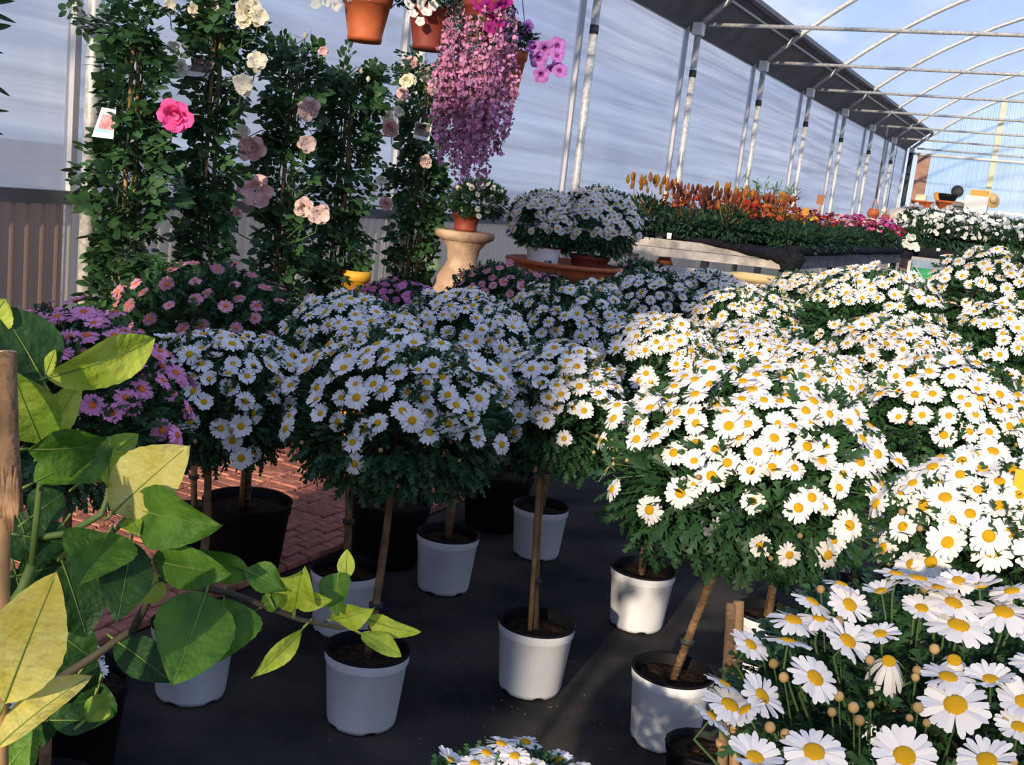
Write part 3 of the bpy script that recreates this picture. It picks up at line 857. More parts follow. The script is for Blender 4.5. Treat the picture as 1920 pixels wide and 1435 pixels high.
r3, d3 = rose('climbing rose pillar with large blush blooms hanging to its left side', 532, 520, 34, [(472, 278, 54, B_, -.2, .3), (453, 248, 30, C_, -.1, 0), (478, 358, 62, B_, 0, .4), (578, 204, 46, D_, .1, .2), (577, 270, 34, D_, .2, .2), (570, 388, 40, D_, 0, .4), (600, 402, 40, D_, .2, .4), (572, 68, 14, 'bud', 0, 0), (606, 96, 18, B_, .2, 0), (442, 400, 26, B_, -.2, 0), (525, 140, 12, 'bud', 0, 0)], 85, 450, 9,
     prof=((0, .7), (.4, .9), (.7, 1.1), (.9, 1.4), (1, 1.2)), sprays=((530, 150, 470, 120), (530, 150, 600, 110), (540, 120, 570, 75), (540, 160, 640, 150), (520, 260, 460, 260), (520, 360, 455, 350), (530, 100, 490, 60)))
r4, d4 = rose('bushy dark green climbing rose pillar without open blooms, above the yellow box', 640, 540, 41, [(648, 128, 12, 'bud', 0, 0), (690, 150, 14, 'bud', 0, 0), (677, 135, 12, 'bud', 0, 0)], 130, 640, 12,
     prof=((0, .6), (.3, .8), (.6, 1.15), (.9, 1.1), (1, .8)), sprays=((640, 160, 720, 155), (640, 150, 650, 100), (660, 190, 700, 300), (640, 160, 760, 125)))
r5, d5 = rose('climbing rose pillar with pale blooms and a picture tag beside the pink hanging flowers', 780, 530, 36, [(770, 118, 28, B_, 0, 0), (764, 152, 30, C_, -.2, 0), (755, 176, 24, B_, -.2, .2), (798, 138, 28, C_, .1, 0), (816, 160, 30, C_, .3, 0), (727, 218, 26, C_, -.3, 0), (732, 240, 36, B_, -.2, .4), (748, 210, 20, C_, 0, 0), (798, 303, 26, D_, .1, .3), (724, 382, 28, B_, -.2, .3), (714, 338, 18, C_, -.2, 0)], 110, 480, 15,
     prof=((0, .8), (.4, 1.05), (.7, .9), (.9, .9), (1, .7)), sprays=((770, 200, 715, 190), (780, 180, 830, 150), (770, 150, 760, 110), (770, 340, 705, 315), (780, 330, 835, 320), (780, 400, 840, 390), (770, 390, 715, 345)))
# picture tags on the roses
M['tag_photo'] = mat('tag_picture', (0.40, 0.30, 0.30), .4, .4, vscale=55, col2=(.55, .12, .16))
M['tag_photo2'] = mat('tag_picture_dark', (0.06, 0.09, 0.07), .4, .4, vscale=60, col2=(.34, .20, .16))
M['tag_blue'] = mat('tag_blue', (0.22, 0.50, 0.66), .4)
def rose_tag(root, depth, pts, photo, bands):
    """pts: four pixel corners, top-left, top-right, bottom-right, bottom-left"""
    d = depth-.2
    Q = [at_d(x, y, d-.02*(i > 1))-np.array(root.location) for i, (x, y) in enumerate(pts)]
    n = nrm(np.cross(Q[1]-Q[0], Q[3]-Q[0])); 
    if n@(CAMP-np.array(root.location)-Q[0]) < 0: n = -n
    def quad(u0, v0, u1, v1, off):
        f = lambda u, v: (Q[0]*(1-u)+Q[1]*u)*(1-v)+(Q[3]*(1-u)+Q[2]*u)*v+n*off
        return [f(u0, v0), f(u1, v0), f(u1, v1), f(u0, v1)]
    b = MB()
    A = quad(0, 0, 1, 1, 0); B = quad(0, 0, 1, 1, -.0015)
    b.add(A+B, [(0,1,2,3),(7,6,5,4),(0,4,5,1),(1,5,6,2),(2,6,7,3),(3,7,4,0)])
    t = b.build('picture_tag', M['white'], root)
    MB().add(quad(*photo, .0006), [(0,1,2,3)]).build('print', M['tag_photo' if bands else 'tag_photo2'], t)
    if bands: MB().add(quad(.04, .73, .80, .82, .0008), [(0,1,2,3)]).build('stripe', M['tag_blue'], t)
    b = MB(); top = (Q[0]+Q[1])/2
    b.tube([top, top+[0, 0, .03]-n*.03], .0012, 5).build('loop', M['white'], t)
rose_tag(r1, d1, ((191, 201), (218, 206), (212, 261), (172, 256)), (.18, .22, .94, .72), True)
rose_tag(r2, d2, ((366, 108), (406, 111), (388, 147), (346, 141)), (.06, .06, .94, .74), False)
rose_tag(r5, d5, ((779, 229), (811, 232), (804, 266), (774, 258)), (.05, .05, .92, .78), False)
# yellow box at the foot of the fourth rose
P = at_X(667, 536, -3.30)
t = thing('tub', 'yellow tub at the foot of the dark green rose pillar', 'tub', (P[0], P[1], .03))
b = MB(); b.lathe([(.055, 0), (.07, P[2]), (.075, P[2]), (.075, P[2]+.05), (.068, P[2]+.05), (.062, P[2]-.05)], 20); b.build('shell', mat('yellow_plastic', (.62, .33, .03), .5), t)
link('soil', soil_data(.066, P[2]+.01, M['soil'], 5), t)

# ------------------------------------------------------------------ hanging pots
def petunia_mesh(name, m, seed, throat=None):
    rr = random.Random(seed); b = MB(); n = 20
    V = [(0, 0, -.30)]
    for j, (r, z) in enumerate(((.07, -.18), (.16, -.02), (.36, .05), (.5, .0))):
        for k in range(n):
            a = 2*math.pi*k/n; lob = 1+(.10*math.cos(5*a) if j > 1 else 0)
            V.append((r*lob*math.cos(a), r*lob*math.sin(a), z+(.05*math.sin(5*a+seed)+rr.uniform(-.02, .02) if j > 1 else 0)))
    F = [(0, 1+(k+1) % n, 1+k) for k in range(n)]
    mi = [1]*n
    for j in range(3):
        for k in range(n):
            F.append((1+j*n+k, 1+j*n+(k+1) % n, 1+(j+1)*n+(k+1) % n, 1+(j+1)*n+k)); mi.append(1 if j == 0 else 0)
    b.add(V, F, 0, True); b.m = mi
    return b.data(name, [m, throat or m])
M['pet_white'] = mat('white_petunia', (.86, .86, .80), .6, .15, trans=.25)
M['pet_violet'] = mat('violet_petunia', (.52, .20, .58), .6, .15, .15, 5, trans=.25)
M['pet_magenta'] = mat('magenta_petunia', (.34, .02, .20), .6, .15, trans=.2)
M['throat'] = mat('dark_throat', (.22, .04, .22), .7)
PW = [petunia_mesh('petunia', M['pet_white'], s) for s in (1, 2)]
PV = [petunia_mesh('petunia', M['pet_violet'], s, M['throat']) for s in (3, 4)]
PM = [petunia_mesh('petunia', M['pet_magenta'], s) for s in (5, 6)]
LT2 = np.array([(0,0,0),(-.16,.35,.03),(.16,.35,.03),(-.13,.72,0),(.13,.72,0),(0,1,-.05)], float)
LF2 = np.array([(0,2,1),(1,2,4),(1,4,3),(3,4,5)])
FOLB = [dome_foliage('leaves', 900, s, M['leaf_bench'], (.20, .32), -.6, .3, LT2, LF2) for s in (31, 32)]
def hang_pot_data(r0, r1, h, m):
    b = MB(); b.lathe([(.001, .004), (r0*.9, .004), (r0, 0), (r0+.004, .02), (r0+.001, .025), (r1*.93, h*.80), (r1, h*.81), (r1+.004, h), (r1-.006, h), (r1-.012, h*.85), (.001, h*.85)], 36)
    return b.data('pot', m)
PIPEX, PIPEZ = -3.05, ZE-0.02
trim = MB().tube([(PIPEX, PY[4]-.3, PIPEZ), (PIPEX, PY[5]+.3, PIPEZ)], .018, 8)
tp = struct('trim_1', trim, M['galv'])
def hanging(label, cx, ybot, d, rtop_px, h, m, blooms, leaves=True, wires=True, folrx=1.25, folz=.7):
    P = at_d(cx, ybot, d); R = rtop_px*d/FPX
    root = thing('hanging_pot', label, 'hanging plant', P)
    link('pot', hang_pot_data(R*.68, R, h, m), root)
    if leaves:
        stuff(link('leaves', FOLB[0], root, (0, 0, h+.05), (0, 0, rv(0, 6)), (R*folrx, R*folrx, R*folz)))
    Zt = PIPEZ-P[2]; T = np.array([PIPEX-P[0], 0, Zt-.02])
    hook = T*.0+np.array([0, 0, h+.42])
    for k in range(3):
        a = 2*math.pi*k/3+.4
        MB().tube([(R*math.cos(a), R*math.sin(a), h-.01), hook], .0022, 5).build('wire', M['dark'], root)
    MB().tube([hook, T+[0, 0, -.0]], .0028, 5).build('hanger', M['dark'], root)
    for (bx, by, px, mesh, dz) in blooms:
        Pb = at_d(bx, by, d-dz)
        nn = nrm(CAMP-Pb)+rng.normal(0, .45, 3)+[0, 0, .1]
        link('flower', random.choice(mesh), root, Pb-P, frame(nn, rv(0, 6)), px*(d-dz)/FPX)
    return root, R, P
hanging('bright orange terracotta hanging pot with white petunias, top of picture', 683, 79, 4.9, 46, .20, M['terra'],
   [(592, 8, 20, PW, .12), (612, 3, 20, PW, .14), (630, 10, 22, PW, .12), (655, -8, 24, PW, .12), (690, -6, 24, PW, .12)], folrx=1.5)
hanging('darker terracotta hanging pot with white petunias beside the pink cascade', 800, 95, 4.9, 40, .185, M['terra_dark'],
   [(768, 8, 22, PW, .16), (790, 6, 26, PW, .16), (800, 22, 22, PW, .16), (775, 25, 18, PW, .16), (812, 10, 20, PW, .16), (788, 40, 18, PW, .16), (762, -6, 22, PW, .1)], folrx=1.9, folz=.95)
hv, Rv, Pv = hanging('hanging pot of violet and magenta petunias right of the pink cascade', 944, 184, 5.15, 36, .22, M['terra'],
   [(1000, 88, 30, PV, .12), (1022, 92, 34, PV, .12), (1045, 86, 34, PV, .12), (1010, 110, 36, PV, .1), (1032, 128, 36, PV, .1), (1050, 132, 30, PV, .1), (1015, 140, 32, PV, .12), (990, 50, 26, PV, .1), (980, 66, 22, PV, .1), (1045, 104, 28, PV, .12),
    (912, 14, 30, PM, .47), (925, 32, 30, PM, .47), (938, 10, 28, PM, .47), (920, 52, 26, PM, .47), (935, 44, 24, PM, .47), (898, 4, 28, PM, .47), (950, 2, 24, PM, .45)], folrx=1.5, folz=.9)
# the cascade: long trailing stems of tiny florets
P = at_d(905, 70, 4.8)
cas = thing('trailing_plant', 'long cascade of tiny mauve-pink flowers hanging over the stone pedestal', 'hanging plant', P)
link('pot', hang_pot_data(.07, .10, .17, M['terra_dark']), cas, (0, 0, -.02))
for k in range(3):
    a = 2*math.pi*k/3; MB().tube([(.10*math.cos(a), .10*math.sin(a), .14), (0, 0, .5)], .0022, 5).build('wire', M['dark'], cas)
MB().tube([(0, 0, .5), (PIPEX-P[0], 0, PIPEZ-P[2]-.02)], .0028, 5).build('hanger', M['dark'], cas)
M['casc'] = mat('cascade_flower', (.62, .27, .45), .6, .15, .40, 22, trans=.2)
r = np.random.default_rng(4); st = MB(); FPs = []; LPs = []
for k in range(64):
    a = r.uniform(0, 6.28); q = r.uniform(.3, 1)
    ang = .27*q
    ox = r.uniform(-.185, .125); oy = r.uniform(-.11, .11)
    # longer in the middle
    xx = (ox+.02)/.17
    low = -.16-(.47*max(.1, 1-.75*xx*xx))*r.uniform(.6, 1.12)
    top = .10+r.uniform(-.03, .12)
    pts = []
    for t in np.linspace(0, 1, 10):
        spread = min(1, t*4)
        pts.append(np.array([ox*(.35+.65*spread)+.012*math.sin(t*9+k), oy*(.35+.65*spread)+.012*math.cos(t*8+k), top+(low-top)*t+(.06*math.sin(math.pi*min(1, t*3)))]))
    pts = np.array(pts)
    # local axes follow the view so the fall hangs as a round tassel
    st.tube(pts, .0015, 4, cap=False)
    n = int(60+70*abs(low))
    tt = r.uniform(.10, 1, n)*9
    i = np.minimum(8, tt.astype(int)); f = (tt-i)[:, None]
    Q = pts[i]*(1-f)+pts[i+1]*f+r.normal(0, .011, (n, 3))
    keep = r.random(n) < np.clip(.25+tt/4.0, 0, 1)
    FPs.append(Q[keep]); LPs.append(Q[~keep])
FPs = np.concatenate(FPs); LPs = np.concatenate(LPs)
T5 = np.array([(0,0,-.1)]+[(.5*math.cos(k*1.2566), .5*math.sin(k*1.2566), .1*(k % 2)) for k in range(5)]); F5 = np.array([(0, 1+k, 1+(k+1) % 5) for k in range(5)])
n = len(FPs); nn = nrm(np.stack([r.normal(.3, .7, n), r.normal(-.6, .6, n), r.normal(.1, .5, n)], 1)); X, Y, Z = axes(r.normal(0, 1, (n, 3)), nn)
V, F = scatter(T5, F5, FPs, X, Y, Z, r.uniform(.014, .026, n))
stuff(link('florets', np_mesh('florets', V, F, M['casc']), cas))
n = len(LPs); X, Y, Z = axes(r.normal(0, 1, (n, 3)), nrm(r.normal(0, 1, (n, 3))))
V, F = scatter(LT2, LF2, LPs, X, Y, Z, r.uniform(.02, .04, n))
stuff(link('leaves', np_mesh('leaves', V, F, M['leaf_bench']), cas))
stuff(st.build('stems', M['stem'], cas))

# ------------------------------------------------------------------ stone pedestal with potted daisy, bowl with two pots
P = at_X(872, 434, -3.15); dp = (P-CAMP)@CF; zt = P[2]; R = 56*dp/FPX
t = thing('pedestal', 'pinkish stone pedestal with a broad round top, by the low wall', 'pedestal', (P[0], P[1], .03))
prof = [(R*1.05, 0), (R*1.08, .05), (R*1.0, .09), (R*.98, .30), (R*1.06, .33), (R*.98, .36), (R*.92, zt-.36), (R*.84, zt-.31), (R*.60, zt-.235), (R*.50, zt-.20), (R*.56, zt-.13), (R*.78, zt-.08)]
MB().lathe(prof, 28).build('shaft', M['stone'], t)
MB().lathe([(R*.78, zt-.085), (R*.98, zt-.066), (R*1.02, zt-.045), (R*.98, zt-.028), (R*.90, zt-.026), (.001, zt-.03)], 28).build('top', M['stone'], t)
dd = dp-.05
pr = thing('potted_daisy', 'small terracotta pot of white daisies standing on the stone pedestal', 'plant', (P[0], P[1], zt))
link('pot', hang_pot_data(.062, .082, .105, M['terra_dark']), pr)
stuff(link('foliage', FOL[1], pr, at_d(898, 378, dd)-np.array(pr.location), None, (.165, .165, .125)))
MB().tube([(0, 0, .08), (.01, 0, .18)], .012, 6).build('stem', M['stem'], pr)
for (x, y) in ((895,365),(912,378),(924,376),(896,392),(914,395),(923,370),(885,352),(905,350),(930,392),(938,360),(870,368),(860,352),(915,345),(940,380),(880,345),(898,405),(868,392),(925,352)):
    Pb = at_d(x, y, dd-.155+abs(x-898)*.0022)-np.array(pr.location)
    put_flower(pr, Pb, nrm(CAMP-P)+rng.normal(0, .3, 3)+[0, 0, .3], .038, FL)
# terracotta bowl on a stone block
db = 6.0
P = at_d(1056, 512, db); R = 110*db/FPX
t = thing('bowl', 'very wide shallow terracotta bowl carrying two daisy pots', 'bowl', (P[0], P[1], P[2]-.07))
MB().lathe([(.001, 0), (R*.55, 0), (R*.86, .045), (R*.97, .085), (R*.97, .11), (R, .112), (R*1.01, .13), (R*.95, .135), (R*.90, .11), (.001, .07)], 48).build('shell', M['terra'], t)
MB().lathe([(R*.57, .0), (R*.57, .006), (R*.52, .006)], 48).build('foot', M['terra_dark'], t)
zb = P[2]-.07
s = thing('stone_block', 'pale stone block under the wide terracotta bowl', 'block', (P[0], P[1], .0))
MB().lathe([(R*.62, .0), (R*.62, zb-.08), (R*.66, zb-.075), (R*.66, zb-.002), (.001, zb-.001)], 8, smooth=False).build('body', mat('pale_stone', (.55, .43, .28), .9, .1, .15, 10), s)
MB().lathe([(R*.68, .0), (R*.68, .06), (R*.63, .08)], 8, smooth=False).build('plinth', M['stone'], s)
def bowl_pot(label, cx, cy, ybot, R_px, hpx, m, rx, n, cxf, cyf, dd, patch=None, tint=None):
    Pb = at_d(cx, ybot, dd); r = R_px*dd/FPX; h = hpx*dd/FPX
    q = thing('potted_daisy', label, 'plant', (Pb[0], Pb[1], zb+.075))
    o = link('pot', hang_pot_data(r*.82, r, h, m), q)
    if patch: patch(q, o, r, h)
    L = at_d(cxf, cyf, dd)-np.array(q.location); R = rx*dd/FPX
    stuff(link('foliage', FOL[tint or 0], q, L, (0, 0, rv(0, 6)), (R, R, R*.85)))
    MB().tube([(0, 0, h*.8), L], .012, 6).build('stem', M['stem'], q)
    tc = nrm(CAMP-Pb)
    for (x, y, z) in fib(n*2, -.25):
        if random.random() > .25+.9*max(0, z): continue
        v = np.array([x, y, z])
        if v@tc < -.4: continue
        put_flower(q, L+v*np.array([R, R, R*.85])*rv(.97, 1.08), nrm(v+[0, 0, .3])+SUNV*.4+rng.normal(0, .2, 3), rv(.045, .058), FL)
def white_patch(q, o, r, h):
    tc = CAMP-np.array(q.location); a0 = math.atan2(tc[1], tc[0])
    b = MB(); V = []; F = []; n = 10
    for k in range(n+1):
        a = a0-1.25+2.3*k/n
        for (z, rr) in ((.06*h, r*.84+.004), (h*.97, r+.006)): V.append((rr*math.cos(a), rr*math.sin(a), z))
    for k in range(n): F.append((2*k, 2*k+2, 2*k+3, 2*k+1))
    b.add(V, F, 0, True).build('label', M['white'], o)
    b = MB()
    for k, a in enumerate((.02, .14, .26, .33)):
        aa = a0+.15+a
        pts = []
        for u in np.linspace(0, 1, 6):
            z = h*(.12+.36*u); rr = r*.86+.010+.10*r*u
            pts.append((rr*math.cos(aa+.05*math.sin(u*6+k*2)), rr*math.sin(aa+.05*math.sin(u*6+k*2)), z))
        b.tube(pts, .0045, 5)
    b.build('lettering', mat('faded_blue_print', (.08, .09, .13), .6), o)['label'] = 'faded dark blue print'
bowl_pot('cream-labelled pot of white daisies on the left of the terracotta bowl', 1018, 0, 490, 33, 44, M['terra'], 70, 150, 1022, 420, 5.95, white_patch, 1)
bowl_pot('dark red pot of white daisies on the right of the terracotta bowl', 1105, 0, 490, 38, 36, M['terra_dark'], 82, 180, 1116, 426, 6.0, None, 2)
# ------------------------------------------------------------------ long bench on the left with bedding plants
def top_label(o, s): o['label'] = s
ZB = .955
A = at_z(1166, 473, ZB); Bc = at_z(1475, 507, ZB); Ec = at_z(1684, 493, ZB)
A = np.array([A[0], A[1], 0]); Bc = np.array([Bc[0], Bc[1], 0]); Ec = np.array([Ec[0], Ec[1], 0])
HB = .155
bench = thing('plant_bench', 'long timber plant bench with a pale end board and shaded side, by the film wall', 'bench', (Bc[0], Bc[1], 0))
o3 = lambda p, z: np.array([p[0]-Bc[0], p[1]-Bc[1], z])
# end board in two planks, side board in two planks
for k in range(2):
    z0 = ZB+k*HB/2
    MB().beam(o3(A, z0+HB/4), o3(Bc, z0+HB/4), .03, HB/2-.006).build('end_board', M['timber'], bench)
    MB().beam(o3(Bc, z0+HB/4), o3(Ec, z0+HB/4), .03, HB/2-.006).build('side_board', M['timber_dark'], bench)  # side board darker: its shade away from the sun is in the colour
nS = 26
sl = nrm(Ec-Bc); wv = nrm(A-Bc); wlen = np.linalg.norm(A-Bc)
b = MB()
Q = [o3(Bc, ZB+0.120), o3(Bc+sl*6.5, ZB+0.120), o3(A+sl*7.5, ZB+0.120), o3(A, ZB+0.120)]
b.add(Q+[q+[0, 0, .012] for q in Q], [(3,2,1,0),(4,5,6,7),(0,1,5,4),(1,2,6,5),(2,3,7,6),(3,0,4,7)])
b.build('bench_top', M['cloth'], bench)
LL = np.linalg.norm(Ec-Bc)
for u in (.02, .34, .67, .99):
    p = Bc+sl*LL*u-nrm(-wv)*(-.0)
    for f in (.04, .96):
        q = p+wv*wlen*f
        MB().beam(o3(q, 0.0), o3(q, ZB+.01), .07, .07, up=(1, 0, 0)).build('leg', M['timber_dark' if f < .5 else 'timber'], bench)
MB().beam(o3(A, ZB-.10), o3(Bc, ZB-.10), .05, .06).build('rail', M['galv'], bench)
for f in (.15, .55):
    MB().beam(o3(Bc+wv*wlen*f, ZB-.10), o3(Bc+wv*wlen*(f+.3), .15), .02, .02).build('brace', M['timber_dark'], bench)
# dark cloth bundled over the end and along the edge
r = np.random.default_rng(3)
def rope(pts, rad, n=10, name='cloth', m=None, root=None, seed=0):
    rr = random.Random(seed); b = MB(); Pp = []
    for i in range(len(pts)-1):
        for t in np.linspace(0, 1, 7)[:-1]: Pp.append(np.array(pts[i])*(1-t)+np.array(pts[i+1])*t)
    Pp.append(np.array(pts[-1]))
    radi = np.interp(np.linspace(0, 1, len(Pp)), np.linspace(0, 1, len(rad)), rad)*np.array([rr.uniform(.85, 1.15) for _ in Pp])
    b.tube(Pp, list(radi), n)
    return b.build(name, m or M['cloth'], root)
rope([o3(A+sl*.05+wv*-.15*wlen, ZB+0.190), o3(Bc+wv*wlen*.5, ZB+0.170)-wv*0, o3(Bc+wv*wlen*.12, ZB+0.130)+np.array([0, -.03, 0]), o3(Bc, ZB+0.120)+np.array([.02, -.05, 0])], [.015, .03, .055, .08], root=bench, seed=1, name='cloth_edge')
rope([o3(Bc, ZB+0.200)+np.array([.03, -.04, 0]), o3(Bc, ZB+.10)+np.array([.04, -.06, 0]), o3(Bc, ZB-.04)+np.array([.03, -.05, 0])], [.07, .12, .05], root=bench, seed=2, name='cloth_bundle')
rope([o3(Bc, ZB+0.170), o3(Bc+sl*LL*.5, ZB+0.170), o3(Ec, ZB+0.170)], [.05, .05, .05], root=bench, seed=3, name='cloth_edge')
MB().box((-.02, -.002, 0), (.02, .002, .05)).build('price_card', M['white'], bench, o3(Bc+wv*wlen*.72, ZB+0.160)+np.array([0, -.05, 0]))

# bedding plants: one pot each
def blobs(name, m, n, seed, shape, zlo=.1, size=(.22, .32)):
    r = np.random.default_rng(seed)
    z = r.uniform(zlo, 1, n); a = r.uniform(0, 6.28, n); q = np.sqrt(1-z*z)
    d = np.stack([q*np.cos(a), q*np.sin(a), z], 1)
    if shape == 'spike':
        T = []; F = []
        for j, (rr_, zz) in enumerate(((.06, 0), (.22, .2), (.24, .5), (.14, .82))):
            for k in range(5): T.append((rr_*math.cos(k*1.2566), zz, rr_*math.sin(k*1.2566)))
        T.append((0, 1, 0))
        for j in range(3):
            for k in range(5):
                F += [(j*5+k, j*5+(k+1) % 5, (j+1)*5+(k+1) % 5), (j*5+k, (j+1)*5+(k+1) % 5, (j+1)*5+k)]
        for k in range(5): F.append((15+k, 15+(k+1) % 5, 20))
        T = np.array(T); F = np.array(F)
        P = d*np.array([.9, .9, 1.0]); P[:, 2] = .2+.65*r.random(n)
        X, Y, Z = axes(np.array([0, 0, 1.])+r.normal(0, .12, (n, 3)), np.tile([1., 0, 0], (n, 1))+r.normal(0, .2, (n, 3)))
        S = r.uniform(.26, .42, n)
        SV = []; SF = []
        for i_ in range(n):
            q_ = len(P)*len(T)+len(SV); SV += [(P[i_][0]*.4-.02, P[i_][1]*.4, -.4), (P[i_][0]*.4+.02, P[i_][1]*.4, -.4), tuple(P[i_])]; SF.append((q_, q_+1, q_+2))
        V, F = scatter(T, F, P, X, Y, Z, S)
        return np_mesh(name, np.concatenate([V, np.array(SV)]), np.concatenate([F, np.array(SF)]), m)
    else:
        k = 8
        T = np.array([(0, 0, .0)]+[(.5*math.cos(i*2*math.pi/k), .5*math.sin(i*2*math.pi/k), .06*(i % 2)) for i in range(k)], float)
        F = np.array([(0, 1+i, 1+(i+1) % k) for i in range(k)])
        P = d*r.uniform(.92, 1.12, (n, 1))
        X, Y, Z = axes(r.normal(0, 1, (n, 3)), nrm(d+[0, -.35, .4]+r.normal(0, .25, (n, 3))))
        S = r.uniform(size[0], size[1], n)
    V, F = scatter(T, F, P, X, Y, Z, S)
    return np_mesh(name, V, F, m)
BC = {}
for nm, c, shp, n in (('orange', (.55, .13, .03), 'disc', 44), ('rust', (.25, .065, .028), 'spike', 30), ('amber', (.45, .19, .03), 'spike', 12), ('brown', (.15, .05, .035), 'spike', 16),
                     ('red', (.55, .03, .03), 'disc', 28), ('maroon', (.28, .035, .07), 'disc', 32), ('yellow', (.78, .50, .05), 'disc', 36), ('pink', (.75, .12, .32), 'disc', 34), ('salmon', (.75, .28, .26), 'disc', 26),
                     ('magenta', (.62, .06, .30), 'disc', 60), ('purple', (.16, .08, .36), 'disc', 46), ('crimson', (.40, .008, .03), 'disc', 40), ('cream', (.80, .72, .45), 'disc', 26)):
    mm = mat(nm+'_flower', c, .65, .15, objvar=.25, trans=.15)
    BC[nm] = blobs('blooms', mm, n, len(nm)*7+n, shp)
LTB = np.array([(-.03,0,0),(.03,0,0),(-.09,.5,.03),(.09,.5,.03),(0,1,-.03)], float); LFB = np.array([(0,1,3),(0,3,2),(2,3,4)])
FB2 = [dome_foliage('leaves', 520, s, M['leaf_bench'], (.22, .36), -.7, .3, LT2, LF2) for s in (51, 52, 53)]
words = {'orange': 'orange daisy', 'rust': 'rust-coloured spike flower', 'amber': 'amber spike flower', 'brown': 'brown spike flower', 'red': 'red daisy', 'maroon': 'maroon flower', 'yellow': 'golden yellow flower',
         'pink': 'bright pink flower', 'salmon': 'salmon flower', 'magenta': 'magenta daisy', 'purple': 'purple flower', 'crimson': 'crimson petunia', 'cream': 'cream flower'}
def bedding(kind, p, z, w, h, zb, extra=1.0):
    q = thing('bedding_plant', 'leafy %s plants in small black pots on the long bench' % words[kind], 'plant', (p[0], p[1], z), '%s plants on the long bench' % words[kind])
    add_pot(q, SP)
    stuff(link('leaves', random.choice(FB2), q, (0, 0, .12+h*.22), (0, 0, rv(0, 6)), (w, w, h*.75)))
    stuff(link('blooms', BC[kind], q, (0, 0, .15+h*.62*extra), (0, 0, rv(0, 6)), (w*.95, w*.95, zb)))
def order(u, f):
    """kind along the bench, u = run along it, f = 0 front .. 1 wall"""
    if u < .02 and f < .3: return None
    x = u*3.2+ (1-f)*.55
    seq = [(0.45, ['amber', 'orange', 'amber', 'brown']), (.85, ['rust', 'orange', 'red', 'brown']), (1.25, ['rust', 'rust', 'brown', 'orange']), (1.9, ['orange', 'yellow', 'maroon', 'brown']), (2.4, ['maroon', 'yellow', 'salmon', 'red']), (3.0, ['maroon', 'pink', 'salmon', 'maroon', 'cream']), (3.4, ['magenta', 'pink', 'salmon']), (9, ['purple', 'crimson', 'crimson', 'magenta'])]
    for lim, ks in seq:
        if x < lim: return random.choice(ks)
for i in range(17):
    for j in range(4):
        u = i/16; f = j/3
        p = Bc+sl*(.12+(LL-.3)*u)+wv*(.14+(wlen*.86)*f)+np.array([rv(-.05, .05), rv(-.06, .06), 0])
        if p[0] < -3.80: continue
        k = order(u, f)
        if k is None: continue
        hh = {'rust': .23, 'amber': .25, 'brown': .20, 'magenta': .24, 'purple': .10, 'crimson': .14}.get(k, .18)
        if j == 0 and u < .55:
            # the front row is mostly green
            k2 = k
            q = thing('bedding_plant', 'leafy green plants without blooms, front row of the long bench', 'plant', (p[0], p[1], ZB+.132), 'green plants in the front row')
            add_pot(q, SP)
            stuff(link('leaves', random.choice(FB2), q, (0, 0, .13), (0, 0, rv(0, 6)), (.21, .21, .16)))
        else:
            bedding(k, p, ZB+.132, .20, hh, .15 if k not in ('rust', 'amber', 'brown') else .22)
# wispy tall green plant against the wall
P = at_Y(1432, 400, 11.8)
t = thing('wispy_plant', 'tall wispy green plant with fine stems behind the yellow flowers', 'plant', (P[0], 11.8, ZB+.132))
add_pot(t, SP); b = MB(); r = np.random.default_rng(9); V0 = []; 
for k in range(22):
    a = r.uniform(0, 6.28); d = r.uniform(.1, .45)
    b.tube([(0, 0, .1), (d*.4*math.cos(a), d*.4*math.sin(a), .35), (d*math.cos(a), d*math.sin(a), r.uniform(.45, .72))], .004, 4, cap=False)
    for q in range(16): 
        u = r.uniform(.3, 1); V0.append((d*u*math.cos(a), d*u*math.sin(a), .12+u*r.uniform(.38, .6)))
stuff(b.build('stems', M['stem'], t))
V0 = np.array(V0); n = len(V0); X, Y, Z = axes(r.normal(0, 1, (n, 3)), nrm(r.normal(0, 1, (n, 3))))
V, F = scatter(LTB, LFB, V0, X, Y, Z, r.uniform(.05, .12, n)); stuff(link('leaves', np_mesh('leaves', V, F, mat('pale_leaf', (.10, .20, .05), .6, trans=.25)), t))
# signs on stakes
def sign(label, px, py0, py1, Y, wpx, hpx, m, tilt=0.0):
    Pt = at_Y(px, py0, Y); d = (Pt-CAMP)@CF; k = d/FPX
    Pb = at_Y(px-(py1-py0)*.12, py1, Y)
    t = thing('price_sign', label, 'sign', (Pb[0], Pb[1], Pb[2]))
    T = Pt-Pb
    MB().beam((0, 0, 0), T, .022, .012).build('stake', M['orange_wood'], t)
    b = MB(); w_, h_ = wpx*k, hpx*k
    ux = np.array([.95, .3, -tilt]); ux = nrm(ux); uz = nrm(np.array([0, 0, 1.])+np.array([tilt*.3, 0, 0])); n = np.cross(ux, uz)
    c = T+uz*h_*.4
    q = [c-ux*w_/2-uz*h_/2, c+ux*w_/2-uz*h_/2, c+ux*w_/2+uz*h_/2, c-ux*w_/2+uz*h_/2]
    b.add([x-n*.004 for x in q]+[x+n*.004 for x in q], [(3,2,1,0),(4,5,6,7),(0,1,5,4),(1,2,6,5),(2,3,7,6),(3,0,4,7)])
    b.build('board', m, t)
    return t
sign('tilted orange-brown price sign on a stake, left of the other signs on the bench', 1468, 380, 430, 11.6, 22, 20, M['orange_wood'], .25)
sign('brown price sign standing highest above the bench plants', 1537, 382, 430, 13.4, 13, 18, M['sign'], .1)
sign('narrow orange price sign on a long stake at the bench front edge', 1510, 402, 458, 11.2, 11, 14, M['orange_wood'], 0)
